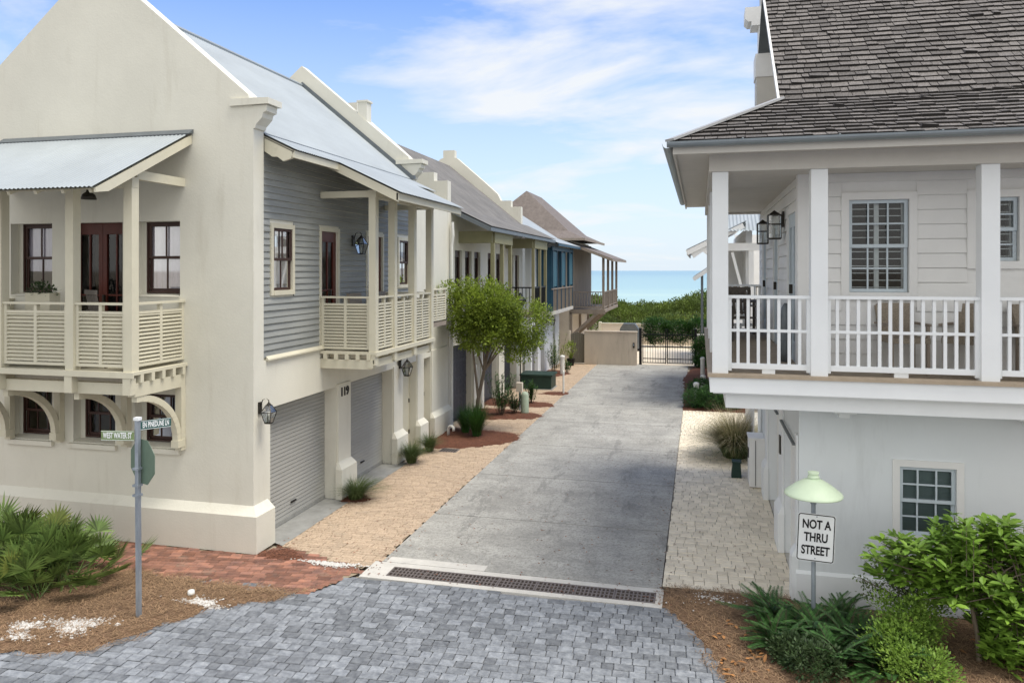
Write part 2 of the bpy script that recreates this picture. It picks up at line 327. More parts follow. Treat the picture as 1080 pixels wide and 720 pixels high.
def fdoor(par, fr, a0, a1, z0, z1, mt='redwood', rec=.1, leaves=2, cw=.0, cm='creamtrim', curt=None):
    m = MB()
    if cw:
        m.lb(fr, a0-cw, a0, 0, .03, z0, z1+cw); m.lb(fr, a1, a1+cw, 0, .03, z0, z1+cw); m.lb(fr, a0, a1, 0, .03, z1, z1+cw)
        fr_o = m.build('door_frame', cm, par); m = MB()
    lw = (a1-a0)/leaves
    for k in range(leaves):
        l, r = a0+lw*k+.004, a0+lw*(k+1)-.004; st = .11 if lw > .6 else .08
        m.lb(fr, l, l+st, -rec-.045, -rec, z0, z1); m.lb(fr, r-st, r, -rec-.045, -rec, z0, z1)
        m.lb(fr, l+st, r-st, -rec-.045, -rec, z0, z0+.28); m.lb(fr, l+st, r-st, -rec-.045, -rec, z1-.2, z1)
        m.lb(fr, (l+r)/2-.014, (l+r)/2+.014, -rec-.03, -rec-.008, z0+.28, z1-.2)
        m.lb(fr, l+st, r-st, -rec-.028, -rec-.01, z0+1.1, z0+1.13)
    d = m.build('door', mt, par)
    g = MB(); g.add([fr(a0+.03,-rec-.03,z0+.1),fr(a1-.03,-rec-.03,z0+.1),fr(a1-.03,-rec-.03,z1-.1),fr(a0+.03,-rec-.03,z1-.1)], [(0,1,2,3)]); g.build('pane', 'glass', d)
    h = MB(); h.lb(fr, (a0+a1)/2+.03, (a0+a1)/2+.06, -rec, -rec+.05, z0+.98, z0+1.12); h.build('handle', 'bronze', d)
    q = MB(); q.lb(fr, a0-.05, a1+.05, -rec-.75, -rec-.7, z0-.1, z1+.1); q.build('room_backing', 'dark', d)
    return d
def rollup(par, fr, a0, a1, z0, z1, rec, mt='garage'):
    m = MB(); z = z0; p = .072
    while z < z1-.001:
        zt = min(z+p, z1); m.lb(fr, a0, a1, -rec-.03, -rec+.012, z, zt-.008, -rec+.004); m.lb(fr, a0, a1, -rec-.03, -rec-.012, zt-.008, zt); z += p
    g_ = m.build('garage_door', mt, par); m = MB(); m.lb(fr, a0+.01, a1-.01, -rec+.013, -rec+.022, z0+.004, z0+.07); m.build('bottom_rail', 'greyconc', g_); m = MB(); m.lb(fr, (a0+a1)/2-.09, (a0+a1)/2+.09, -rec+.013, -rec+.035, z0+.30, z0+.325); m.build('handle', 'blackmetal', g_); return g_
def flare_col(m, fr, a0, a1, d0, d1, ztop, fl=.10, fz=.62, z0=0):      # pilaster with flared plinth
    m.lb(fr, a0, a1, d0, d1, fz+.13, ztop)
    m.add([fr(a0,d0,fz+.13),fr(a1,d0,fz+.13),fr(a1,d1,fz+.13),fr(a0,d1,fz+.13),fr(a0-fl*.6,d0,fz),fr(a1+fl*.6,d0,fz),fr(a1+fl*.6,d1+fl,fz),fr(a0-fl*.6,d1+fl,fz)],
          [(0,1,5,4),(1,2,6,5),(2,3,7,6),(3,0,4,7)])
    m.lb(fr, a0-fl*.6, a1+fl*.6, d0, d1+fl, z0, fz)
def corr(m, p0, p1, q0, q1, pitch=.076, amp=.009, spp=6, rows=1):       # corrugated sheet: waves run p->q, pitch along p0->p1
    p0, p1, q0, q1 = map(Vector, (p0, p1, q0, q1)); n = int((p1-p0).length/pitch*spp); nr = (p1-p0).cross(q0-p0).normalized()
    if nr.z < 0: nr = -nr
    b = len(m.v)
    for j in range(rows+1):
        t = j/rows; a = p0.lerp(q0, t); c = p1.lerp(q1, t)
        for i in range(n+1): m.v.append(tuple(a.lerp(c, i/n)+nr*(amp*math.sin(2*math.pi*i/spp)+.03)))
    for j in range(rows):
        for i in range(n): m.f.append((b+j*(n+1)+i, b+j*(n+1)+i+1, b+(j+1)*(n+1)+i+1, b+(j+1)*(n+1)+i))
    return m
def louvre_rail(m, P0, P1, z0, z1, gap=.10, panels=2):    # louvred balcony panel between two points (plan) with top rail
    P0 = Vector((*P0, 0)); P1 = Vector((*P1, 0)); u = (P1-P0).normalized(); n = Vector((u.y, -u.x, 0)); Ln = (P1-P0).length
    fr = lambda a, d, z: tuple(P0+u*a+n*d+Vector((0,0,z)))
    m.lb(fr, 0, Ln, -.055, .055, z1-.035, z1)
    m.lb(fr, 0, Ln, -.03, .03, z1-.035-gap-.04, z1-.035-gap)
    m.lb(fr, 0, Ln, -.03, .03, z0+.03, z0+.075)
    for k in range(panels+1):
        a = min(max(Ln*k/panels, .03), Ln-.03); m.lb(fr, a-.028, a+.028, -.031, .031, z0+.03, z1-.035)
    z = z0+.105; top = z1-.035-gap-.05; st = .060
    while z < top:
        m.add([fr(0,-.03,z+.030),fr(Ln,-.03,z+.030),fr(Ln,.03,z-.012),fr(0,.03,z-.012),fr(0,-.03,z+.044),fr(Ln,-.03,z+.044),fr(Ln,.03,z+.002),fr(0,.03,z+.002)],
              [(0,1,2,3),(4,5,6,7),(0,1,5,4),(2,3,7,6),(1,2,6,5),(0,3,7,4)]); z += st
def text_mesh(s, name, fr_m, size, m, parent, sx=1.0, off=.004, ext=.002, align='CENTER', line=1.0):
    cu = bpy.data.curves.new('t', 'FONT'); cu.body = s; cu.size = size; cu.offset = off; cu.extrude = ext; cu.align_x = align; cu.align_y = 'CENTER'; cu.space_line = line
    o = bpy.data.objects.new('t', cu); C.objects.link(o); bpy.context.view_layer.update()
    me = bpy.data.meshes.new_from_object(o.evaluated_get(bpy.context.evaluated_depsgraph_get())); C.objects.unlink(o); bpy.data.objects.remove(o)
    me.transform(Matrix.Diagonal((sx, 1, 1, 1))); me.transform(fr_m)
    mb = MB(); mb.add([tuple(v.co) for v in me.vertices], [tuple(p.vertices) for p in me.polygons]); bpy.data.meshes.remove(me)
    return mb.build(name, m, parent)
def basis(o, x, y):       # matrix: local x->x, y->y, z->x cross y
    x = Vector(x).normalized(); y = Vector(y).normalized(); z = x.cross(y); 
    return Matrix(((x.x,y.x,z.x,o[0]),(x.y,y.y,z.y,o[1]),(x.z,y.z,z.z,o[2]),(0,0,0,1)))
def copy_tree(o, loc=None, rz=None, label=None, parent=None):
    c = o.copy(); C.objects.link(c)
    if parent: c.parent = parent
    if loc is not None: c.location = loc
    if rz is not None: c.rotation_euler.z = rz
    if label: c['label'] = label
    for ch in [x for x in o.children]:
        copy_tree(ch, parent=c)
    return c
def inpoly(x, y, poly):
    c = False; n = len(poly)
    for i in range(n):
        x1, y1 = poly[i]; x2, y2 = poly[(i+1) % n]
        if (y1 > y) != (y2 > y) and x < (x2-x1)*(y-y1)/(y2-y1)+x1: c = not c
    return c
def pdist(x, y, poly):
    b = 1e9; n = len(poly)
    for i in range(n):
        ax, ay = poly[i]; bx, by = poly[(i+1) % n]; dx, dy = bx-ax, by-ay
        t = max(0, min(1, ((x-ax)*dx+(y-ay)*dy)/(dx*dx+dy*dy+1e-9))); b = min(b, math.hypot(x-ax-dx*t, y-ay-dy*t))
    return b
# ================================================================ SETTING
def gnd(name, m, poly, z, kind='structure', thick=None):
    mb = MB()
    if thick: mb.prism([(x, y, z) for x, y in poly], (0, 0, -thick))
    else: mb.add([(x, y, z) for x, y in poly], [tuple(range(len(poly)))])
    o = mb.build(name, m, None, fixn=True)
    if not thick and o.data.polygons[0].normal.z < 0: o.data.flip_normals()
    return tag(o, kind=kind)
# terrain sheet: flat by the houses, dunes, then falls to the beach
tm = MB(); xs = [-3000,-600,-200,-80,-40]+[-30+i*3 for i in range(21)]+[40,80,200,600,3000]
ys = [-3000,-400,-100,-40,-20,0,10,20,30,38,44]+[48+i*2 for i in range(20)]+[92,100,120]
def tz(x, y):
    if y < 48: return -.06
    if y < 60: return -.06+(y-48)/12*1.0+.15*math.sin(x*.5)
    if y < 66: return .94+.2*math.sin(x*.35)
    return max(-7.4, .94-(y-66)*.35)
b0 = len(tm.v)
for y in ys:
    for x in xs: tm.v.append((x, y, tz(x, y)))
for j in range(len(ys)-1):
    for i in range(len(xs)-1): tm.f.append((j*len(xs)+i, j*len(xs)+i+1, (j+1)*len(xs)+i+1, (j+1)*len(xs)+i))
tag(tm.build('ground', mat('sandy ground', (.38,.33,.25), .95, .25, .5, bump=.2), smooth=True), kind='structure')
# sea
wm = bpy.data.materials.new('sea water'); wm.use_nodes = True; t = wm.node_tree; b = t.nodes['Principled BSDF']; b.inputs['Roughness'].default_value = .35; b.inputs['Specular IOR Level'].default_value = .25
g = t.nodes.new('ShaderNodeNewGeometry'); s_ = t.nodes.new('ShaderNodeSeparateXYZ'); t.links.new(g.outputs['Position'], s_.inputs[0])
r_ = t.nodes.new('ShaderNodeMapRange'); r_.inputs[1].default_value = 60; r_.inputs[2].default_value = 2200; t.links.new(s_.outputs[1], r_.inputs[0])
cr_ = t.nodes.new('ShaderNodeValToRGB'); e = cr_.color_ramp.elements; e[0].position = 0; e[0].color = (.50,.62,.50,1); e[1].position = 1; e[1].color = (.19,.33,.40,1)
q = cr_.color_ramp.elements.new(.08); q.color = (.36,.50,.45,1); q = cr_.color_ramp.elements.new(.20); q.color = (.26,.41,.43,1)
mp_ = t.nodes.new('ShaderNodeMapping'); mp_.inputs['Scale'].default_value = (.006, .03, 1); t.links.new(g.outputs['Position'], mp_.inputs[0])
n_ = t.nodes.new('ShaderNodeTexNoise'); n_.inputs['Scale'].default_value = 1; n_.inputs['Detail'].default_value = 5; t.links.new(mp_.outputs[0], n_.inputs[0])
mm_ = t.nodes.new('ShaderNodeMath'); mm_.operation = 'MULTIPLY_ADD'; mm_.inputs[1].default_value = .16; t.links.new(n_.outputs[0], mm_.inputs[0]); t.links.new(r_.outputs[0], mm_.inputs[2])
m2_ = t.nodes.new('ShaderNodeMath'); m2_.operation = 'SUBTRACT'; m2_.inputs[1].default_value = .08; t.links.new(mm_.outputs[0], m2_.inputs[0]); t.links.new(m2_.outputs[0], cr_.inputs[0]); t.links.new(cr_.outputs[0], b.inputs['Base Color'])
bn = t.nodes.new('ShaderNodeTexNoise'); bn.inputs['Scale'].default_value = .5; bn.inputs['Detail'].default_value = 4; t.links.new(g.outputs['Position'], bn.inputs[0]); bp = t.nodes.new('ShaderNodeBump'); bp.inputs['Strength'].default_value = .5; bp.inputs['Distance'].default_value = .3; t.links.new(bn.outputs[0], bp.inputs['Height']); t.links.new(bp.outputs[0], b.inputs['Normal'])
gnd('sea', wm, [(-14000,74),(14000,74),(14000,20000),(-14000,20000)], -6.5)

# street pavers
def blocks(m, x0, x1, y0, y1, rowh, widths, top, th, keep, gap=.008, jit=.003, rot=0, origin=(0,0), xc=None):
    cr, sr = math.cos(rot), math.sin(rot); y = y0
    while y < y1:
        x = x0-R.uniform(0, max(widths))
        while x < x1:
            wd0 = R.choice(widths); xa, xb = x, x+wd0
            if xc: lo_, hi_ = xc(y+rowh/2); xa, xb = max(xa, lo_), min(xb, hi_)
            wd = xb-xa; cx, cy = (xa+xb)/2, y+rowh/2
            if wd < .03: x += wd0; continue
            wx, wy = origin[0]+cr*cx-sr*cy, origin[1]+sr*cx+cr*cy
            if keep(wx, wy):
                z = top+R.uniform(-jit, jit); c = .007; j = lambda: R.uniform(-.003, .003)
                hx, hy = wd/2-gap/2, rowh/2-gap/2; vs = []
                tx, ty = R.uniform(-.006, .006), R.uniform(-.006, .006)
                for (sx, sy) in ((-1,-1),(1,-1),(1,1),(-1,1)):
                    lx, ly = cx+sx*hx+j(), cy+sy*hy+j(); vs.append((origin[0]+cr*lx-sr*ly, origin[1]+sr*lx+cr*ly, z-th))
                lo = [(v[0], v[1], z-c) for v in vs]; hi = []
                ctr = (sum(v[0] for v in vs)/4, sum(v[1] for v in vs)/4)
                for v in vs:
                    k = 1-c/max(hx, hy)*1.2; px, py = ctr[0]+(v[0]-ctr[0])*k, ctr[1]+(v[1]-ctr[1])*k
                    hi.append((px, py, z+(px-ctr[0])*tx*3+(py-ctr[1])*ty*3))
                m.add(lo+hi, [(4,5,6,7),(0,1,5,4),(1,2,6,5),(2,3,7,6),(3,0,4,7)])
            x += wd0
        y += rowh
mulchL = [(-16,4.6),(-9.2,6.75),(-8.14,7.35),(-7.5,7.5),(-7.12,7.71),(-6.9,8.1),(-6.76,8.44),(-6.39,9.05),(-5.76,9.45),(-5.45,9.86),(-6.3,9.80),(-8.0,9.88),(-9.6,9.95),(-10.5,10.1),(-16,10.3)]
mulchR = [(1.6,6.2),(.75,8.0),(.33,8.7),(.14,9.15),(-.05,9.75),(-.28,10.18),(-.48,10.56),(-.52,11.22),(.4,11.28),(1.30,11.3),(1.32,11.05),(9,11.05),(9,6)]
pv = MB(); 
blocks(pv, -12, 5, 3.6, 11.2, .145, (.14,.14,.19,.19,.23), -.002, .04, lambda x, y: y < 10.5 and x < 3 and x > -11 and not (inpoly(x, y, mulchL) and pdist(x, y, mulchL) > .15) and not (inpoly(x, y, mulchR) and pdist(x, y, mulchR) > .15) and not (y > 9.83 and x < -5.0 and inpoly(x, y, [(-16,9.9),(-5.4,9.9),(-5.05,10.55),(-5.0,11),(-16,11)])), rot=rad(3), jit=.0025)
tag(pv.build('road', 'paver', fixn=False), kind='structure')
gnd('road_bedding', mat('grey cobble street', (.25,.26,.28), .9, .35, 6, bump=.5), [(-60,-40),(60,-40),(60,10.55),(-60,10.55)], -.03)
# brick walk by the corner house
brickp = [(-13.5,9.75),(-5.5,9.75),(-5.42,9.86),(-5.02,10.70),(-5.1,10.8),(-6.72,11.38),(-6.98,10.93),(-13.5,10.93)]
bk = MB(); blocks(bk, -16, 16, -16, 16, .10, (.2,), .001, .04, lambda x, y: inpoly(x, y, brickp), gap=.005, rot=rad(9), jit=.002)
tag(bk.build('brick_walk', 'brick', fixn=False), kind='structure'); gnd('brick_walk_bedding', 'joint2', brickp, -.012)
# tan strip at the garages
tanp = [(-6.78,11.38),(-5.08,10.84),(-4.92,11.2),(-4.86,37),(-7.1,37.0),(-7.1,18.5),(-6.78,18.4)]
tn = MB(); blocks(tn, -8, -4, 10.7, 37, .095, (.19,), .001, .04, lambda x, y: inpoly(x, y, tanp), gap=.007, jit=.003, xc=lambda y: (-7.1 if y > 18.4 else -6.78, -4.875 if y > 11.2 else -4.99))
tag(tn.build('garage_strip_pavers', 'tanpaver', fixn=False), kind='structure'); gnd('garage_strip_bedding', 'joint2', tanp, -.012)
# cream patio on the right
crp = [(-.52,11.25),(1.34,11.25),(1.40,25.6),(-.56,25.6)]
cm_ = MB(); blocks(cm_, -1, 2, 11.27, 21.6, .155, (.155,.2,.155,.235), .001, .04, lambda x, y: y < 21.6, gap=.005, jit=.003, xc=lambda y: (-.53, 1.345))
blocks(cm_, -1, 2, 21.65, 25.5, .22, (.11,), .001, .04, lambda x, y: True, gap=.010, jit=.003, xc=lambda y: (-.53, 1.38))
tag(cm_.build('patio', 'creampaver', fixn=False), kind='structure'); gnd('patio_bedding', 'joint3', crp, -.012)
# concrete lane with slab joints
cc = mat('lane concrete', (.47,.46,.415), .9, 0, .9, col2=(.36,.35,.315), bump=.25, bscale=50, stain=((.40,.39,.36), .9, .60, .80, (.7,1.6,1)))
t = cc.node_tree; bs = t.nodes['Principled BSDF']; src = bs.inputs['Base Color'].links[0].from_socket
ge = t.nodes.new('ShaderNodeNewGeometry')
def crackmask(scale, width, st, dist):
    mpn = t.nodes.new('ShaderNodeMapping'); mpn.inputs['Scale'].default_value = st; t.links.new(ge.outputs['Position'], mpn.inputs[0])
    nn = t.nodes.new('ShaderNodeTexNoise'); nn.inputs['Scale'].default_value = 2.2; nn.inputs['Detail'].default_value = 6; t.links.new(mpn.outputs[0], nn.inputs[0])
    va = t.nodes.new('ShaderNodeVectorMath'); va.operation = 'MULTIPLY_ADD'; va.inputs[1].default_value = (dist,)*3; t.links.new(nn.outputs['Color'], va.inputs[0]); t.links.new(mpn.outputs[0], va.inputs[2])
    vo = t.nodes.new('ShaderNodeTexVoronoi'); vo.feature = 'DISTANCE_TO_EDGE'; vo.inputs['Scale'].default_value = scale; t.links.new(va.outputs[0], vo.inputs[0])
    r = t.nodes.new('ShaderNodeMapRange'); r.inputs[1].default_value = 0; r.inputs[2].default_value = width; r.inputs[3].default_value = 1; r.inputs[4].default_value = 0; t.links.new(vo.outputs[0], r.inputs[0]); return r.outputs[0]
def layer(cur, mask, col, strength):
    mu = t.nodes.new('ShaderNodeMath'); mu.operation = 'MULTIPLY'; mu.inputs[1].default_value = strength; t.links.new(mask, mu.inputs[0])
    mi = t.nodes.new('ShaderNodeMix'); mi.data_type = 'RGBA'; t.links.new(mu.outputs[0], mi.inputs[0]); t.links.new(cur, mi.inputs[6]); mi.inputs[7].default_value = (*col, 1); return mi.outputs[2]
# fine scatter of dark specks, rust-brown patches and hairline cracks
def noisemask(scale, lo, hi, st=(1,1,1)):
    mpn = t.nodes.new('ShaderNodeMapping'); mpn.inputs['Scale'].default_value = st; t.links.new(ge.outputs['Position'], mpn.inputs[0])
    n = t.nodes.new('ShaderNodeTexNoise'); n.inputs['Scale'].default_value = scale; n.inputs['Detail'].default_value = 8; n.inputs['Roughness'].default_value = .75; t.links.new(mpn.outputs[0], n.inputs[0])
    r = t.nodes.new('ShaderNodeMapRange'); r.inputs[1].default_value = lo; r.inputs[2].default_value = hi; t.links.new(n.outputs[0], r.inputs[0]); return r.outputs[0]
cur = layer(src, noisemask(28, .5, .7), (.15,.148,.135), .6)
cur = layer(cur, noisemask(1.1, .42, .72, (1,2.2,1)), (.24,.235,.215), .75)
cur = layer(cur, noisemask(14, .45, .75), (.17,.165,.15), .8)
cur = layer(cur, noisemask(3.5, .60, .72, (1,1.8,1)), (.13,.128,.12), .6)
cur = layer(cur, noisemask(2.3, .72, .76, (1,2.5,1)), (.55,.55,.53), .7)
cur = layer(cur, noisemask(.8, .50, .60, (1.4,.7,1)), (.165,.163,.15), .3)
cur = layer(cur, noisemask(1.7, .56, .62, (1.2,.25,1)), (.15,.148,.137), .45)
cur = layer(cur, noisemask(5, .66, .70), (.12,.118,.11), .5)
cur = layer(cur, crackmask(.22, .0035, (1,.7,1), 1.1), (.10,.095,.088), .45)
t.links.new(cur, bs.inputs['Base Color'])
lane = MB(); jy = 11.15; ends = [13.6, 16.5, 19.6, 22.8, 26, 29.4, 33, 37.4]; 
for e_ in ends:
    lane.box(-4.87, -.54, jy+.011, e_-.011, -.11, .004); jy = e_
tag(lane.build('lane', cc), kind='structure')
gnd('lane_joint_fill', mat('dark joint', (.10,.10,.095), .95), [(-4.87,11.15),(-.54,11.15),(-.54,37.4),(-4.87,37.4)], -.006)
# pale concrete surround of the trench drain
dr = MB(); dr.box(-4.98,-.50,10.52,10.64,-.1,.004); dr.box(-4.98,-.50,11.0,11.146,-.1,.0045); dr.box(-4.98,-4.60,10.64,11.0,-.1,.004); dr.box(-.60,-.50,10.64,11.0,-.1,.004)
dr.box(-4.80,-3.2,11.15,11.36,-.1,.009)
tag(dr.build('drain_kerb', 'white_conc'), kind='structure')
# trench grate: seven cast sections
gt = thing('trench_drain', (-2.6,10.82,0), 'long rusty iron trench grate set across the mouth of the concrete lane', 'drain')
MB().box(-4.60,-.60,10.64,11.0,-.1,-.06).build('pit', 'ironpit', gt)
for k in range(7):
    x0 = -4.595+k*.571; x1 = x0+.565; g = MB()
    g.box(x0,x1,10.645,10.675,-.03,.006); g.box(x0,x1,10.965,10.995,-.03,.006); g.box(x0,x0+.022,10.675,10.965,-.03,.006); g.box(x1-.022,x1,10.675,10.965,-.03,.006)
    g.box(x0+.022,x1-.022,10.76,10.785,-.03,.0055); g.box(x0+.022,x1-.022,10.86,10.885,-.03,.0055)
    for j in range(1, 9): xx = x0+.022+(.521)*j/9; g.box(xx-.011,xx+.011,10.675,10.965,-.03,.0045)
    g.build('grate', 'iron', gt)
gnd('garage_apron', 'greyconc', [(-7.42,11.7),(-6.78,11.4),(-6.78,17.0),(-7.42,17.0)], -.004)
gnd('court', 'sandc', [(-6.8,37.4),(8,37.4),(8,50),(-9,50),(-9,44)], -.01)
gnd('side_pavement', 'white_conc', [(1.34,11.25),(2.2,11.25),(2.2,26),(1.40,25.6)], -.006)

# mulch beds
def hmap(x, y, a=.5): return math.sin(x*7.3+y*3.1)*.4+math.sin(x*3.1-y*5.7+1.3)*.6+math.sin(x*13+y*11)*.25
def bed(name, poly, top, m, nm, step=.09, edge=.25, ncount=9000, nl=.09, slope=lambda x, y: 0, nbound=None):
    xs_ = [p[0] for p in poly]; ys_ = [p[1] for p in poly]; x0, x1, y0, y1 = min(xs_), max(xs_), min(ys_), max(ys_)
    nx = int((x1-x0)/step)+1; ny = int((y1-y0)/step)+1; idx = {}; mb = MB()
    def hz(x, y):
        ins = inpoly(x, y, poly); d = pdist(x, y, poly)*(1 if ins else -1)+.04*math.sin(x*9+y*7)+.03*math.sin(x*23-y*17)
        if d < -step*.8: return None
        k = max(-.3, min(1, d/edge)); return -.012+(top+.012+.012*hmap(x, y)+slope(x, y))*(k if k > 0 else k*.4)
    for j in range(-1, ny+2):
        for i in range(-1, nx+2):
            x, y = x0+i*step+.25*step*math.sin(i*5.1+j*3.3), y0+j*step+.25*step*math.cos(i*2.7+j*4.1); z = hz(x, y)
            if z is not None: idx[i, j] = len(mb.v); mb.v.append((x, y, z))
    for (i, j) in list(idx):
        q = [(i,j),(i+1,j),(i+1,j+1),(i,j+1)]
        if all(k in idx for k in q): mb.f.append(tuple(idx[k] for k in q))
    o = tag(mb.build(name, m, smooth=True), kind='stuff')
    nb = MB(); nbx = nbound or (x0, x1, y0, y1); c = 0
    while c < ncount:
        x, y = R.uniform(nbx[0], nbx[1]), R.uniform(nbx[2], nbx[3]); c += 1
        z = hz(x, y)
        if z is None or (z < -.008 and R.random() < .75): continue
        z = max(z, .002)
        a = R.uniform(0, math.pi); l = R.uniform(.5, 1.2)*nl; dx, dy = math.cos(a)*l, math.sin(a)*l; wx, wy = -math.sin(a)*.0022, math.cos(a)*.0022; zz = z+R.uniform(.002, .02)
        z2 = zz+R.uniform(-.01, .02)
        nb.add([(x-wx,y-wy,zz),(x+wx,y+wy,zz),(x+dx+wx,y+dy+wy,z2),(x+dx-wx,y+dy-wy,z2)], [(0,1,2,3)])
    tag(nb.build(name+'_needles', nm, fixn=False), kind='stuff')
    return hz
hzL = bed('pine_straw', mulchL, .035, 'straw', 'needle', ncount=42000, nbound=(-10.5,-5.3,6.6,10.2))
hzR = bed('pine_straw', mulchR, .035, 'straw', 'needle', ncount=38000, nbound=(-.6,5,7.5,11.4), slope=lambda x, y: .10*max(0, min(1, (x-1.6)/2)))
bed('mulch', [(-7.3,18.9),(-6.6,18.5),(-5.8,18.75),(-4.85,19.6),(-4.70,20.2),(-4.95,20.8),(-5.8,21.0),(-7.3,21.1)], .05, 'redmulch', 'redneedle', ncount=6000, nl=.07)
bed('mulch', [(-7.3,22.4),(-6.2,22.5),(-5.0,22.9),(-4.72,23.4),(-5.1,23.9),(-6.2,24.3),(-7.3,24.4)], .05, 'redmulch', 'redneedle', ncount=2500, nl=.08)
bed('mulch', [(-7.3,24.9),(-5.8,24.7),(-4.70,25.1),(-4.9,25.8),(-7.3,26.3)], .05, 'redmulch', 'redneedle', ncount=1500, nl=.08)
bed('mulch', [(-6.0,27.6),(-4.75,27.4),(-4.7,28.2),(-5.4,28.4)], .04, 'redmulch', 'redneedle', ncount=600, nl=.08)
bed('mulch', [(-7.3,32.2),(-5.9,32.3),(-5.5,33.3),(-6.1,34.4),(-7.3,34.6)], .04, 'redmulch', 'redneedle', ncount=600, nl=.08)
bed('mulch', [(-.60,25.5),(1.5,25.5),(1.5,37.2),(-.3,37.2),(-.75,33),(-.62,29)], .05, 'redmulch', 'redneedle', step=.15, ncount=4000, nl=.08)
bed('mulch', [(-7.05,13.9),(-6.75,13.75),(-6.35,14.1),(-6.6,14.35),(-7.05,14.5)], .02, 'redmulch', 'redneedle', ncount=500, nl=.06, step=.05, edge=.1)
bed('mulch', [(-6.95,10.9),(-6.5,10.75),(-6.1,10.95),(-6.5,11.25),(-6.85,11.4)], .02, 'redmulch', 'redneedle', ncount=900, nl=.06, step=.05, edge=.12)
# shell grit patches and pebbles on the left bed
def grit(name, cx, cy, rx, ry, n, hz, label=None):
    mb = MB()
    for k in range(n):
        a = R.uniform(0, 6.28); r = abs(R.gauss(0,.55))*(.75+.25*math.sin(a*3+cx*9)+.12*math.sin(a*7)); x, y = cx+rx*r*math.cos(a), cy+ry*r*math.sin(a); z = hz(x, y)
        if z is None: continue
        s = R.uniform(.006, .022)*(1 if R.random() > .03 else 2); z += .006
        vs = [(x+s*math.cos(q)*R.uniform(.7,1.2), y+s*math.sin(q)*R.uniform(.7,1.2), z) for q in (0,1.25,2.5,3.8,5)]
        mb.add(vs+[(x, y, z+s*.7)], [(0,1,5),(1,2,5),(2,3,5),(3,4,5),(4,0,5)])
    return tag(mb.build(name, 'shell', fixn=False), kind='stuff')
grit('shell_grit', -7.80, 8.12, .42, .26, 2600, hzL); grit('shell_grit', -8.42, 7.93, .26, .2, 900, hzL); grit('shell_grit', -8.2, 7.7, .2, .12, 400, hzL)
grit('shell_grit', -6.62, 9.12, .42, .12, 900, hzL); grit('shell_grit', -5.6, 10.85, .55, .10, 900, lambda x, y: .004)
grit('shell_grit', .2, 10.9, .7, .3, 120, hzR)
o = MB().lathe((-6.95,9.28), [(.02,.03),(.045,.035),(.05,.06),(.045,.10),(.02,.11)], 12).build('pipe_stub', 'pvc', smooth=True); tag(o, 'small white round pipe stub sticking out of the pine straw right of the sign post', 'pipe')

# ================================================================ VEGETATION
def leaf(m, p, d, up, l, w, fold=.15):
    d = d.normalized(); s = d.cross(up)
    if s.length < 1e-3: s = d.cross(Vector((1,0,0)))
    s.normalize(); n = s.cross(d); q = p+d*l*.5
    m.add([p, q+s*w/2-n*w*fold, p+d*l-n*l*.08, q-s*w/2-n*w*fold], [(0,1,2,3)])
def rleaf(m, p, d, up, l, w):     # broader leaf, six points
    d = d.normalized(); s = d.cross(up)
    if s.length < 1e-3: s = d.cross(Vector((1,0,0)))
    s.normalize(); n = s.cross(d)
    a, b = p+d*l*.35, p+d*l*.72-n*l*.05
    m.add([p, a+s*w*.45+n*w*.12, b+s*w*.42+n*w*.1, p+d*l-n*l*.13, b-s*w*.42+n*w*.1, a-s*w*.45+n*w*.12, a, b], [(0,6,5),(0,1,6),(6,1,2,7),(6,7,4,5),(7,2,3),(7,3,4)])
def rv(): 
    while 1:
        v = Vector((R.uniform(-1,1), R.uniform(-1,1), R.uniform(-1,1)))
        if .05 < v.length < 1: return v
def crown(m, lobes, nclump, per, l, w, spread=.16, shell=.55, fn=leaf, upb=.35):
    tot = sum(a[3]*a[4]*a[5] for a in lobes); cl = []
    for (x, y, z, rx, ry, rz_) in lobes:
        for k in range(max(3, int(nclump*rx*ry*rz_/tot))):
            v = rv(); r = v.length; v = v.normalized()*(shell+(1-shell)*r)*R.uniform(.85,1.1)
            c = Vector((x+v.x*rx, y+v.y*ry, z+v.z*rz_)); cl.append(c)
            for j in range(per):
                o = rv(); p = c+o*spread; d = (o+v*.5+Vector((0,0,upb))*R.uniform(0,1.5)).normalized()
                fn(m, p, d, (Vector((0,0,1))+rv()*.5), l*R.uniform(.6,1.25), w*R.uniform(.7,1.2))
    return cl
def blades(m, cx, cy, z, n, h, r, w=.006, droop=.4, seg=4, lean=(0,0)):
    for k in range(n):
        a = R.uniform(0, 6.28); hh = h*R.uniform(.6, 1.1); rr = r*R.uniform(.25, 1.0); b = R.uniform(0, r*.22)
        p0 = Vector((cx+b*math.cos(a), cy+b*math.sin(a), z)); s = Vector((-math.sin(a), math.cos(a), 0)); vs = []
        for i in range(seg+1):
            t_ = i/seg; p = p0+Vector((math.cos(a)*rr+lean[0], math.sin(a)*rr+lean[1], 0))*(t_**1.6)+Vector((0,0,hh*(t_-droop*t_*t_*rr/r)))
            ww = w*(1-t_*.85); vs += [p-s*ww, p+s*ww]
        m.add(vs, [(2*i, 2*i+1, 2*i+3, 2*i+2) for i in range(seg)])
def shrub(name, lobes, mt, nclump, per, l, w, label, cat='shrub', group=None, stems=6, base=None, stemr=.012, **kw):
    bx, by, bz = base; t_ = thing(name, (bx, by, bz), label, cat, group); m = MB(); cl = crown(m, lobes, nclump, per, l, w, **kw)
    m.build('foliage', mt, t_, fixn=False); s = MB()
    for k in range(stems):
        c = R.choice(cl); p = Vector((bx+R.uniform(-.06,.06), by+R.uniform(-.06,.06), bz)); mid = p.lerp(c, .5)+Vector((R.uniform(-.04,.04), R.uniform(-.04,.04), .06)); s.tube([p, mid, c], [stemr, stemr*.7, stemr*.3], 6)
    s.build('stem', 'darktrunk', t_); return t_
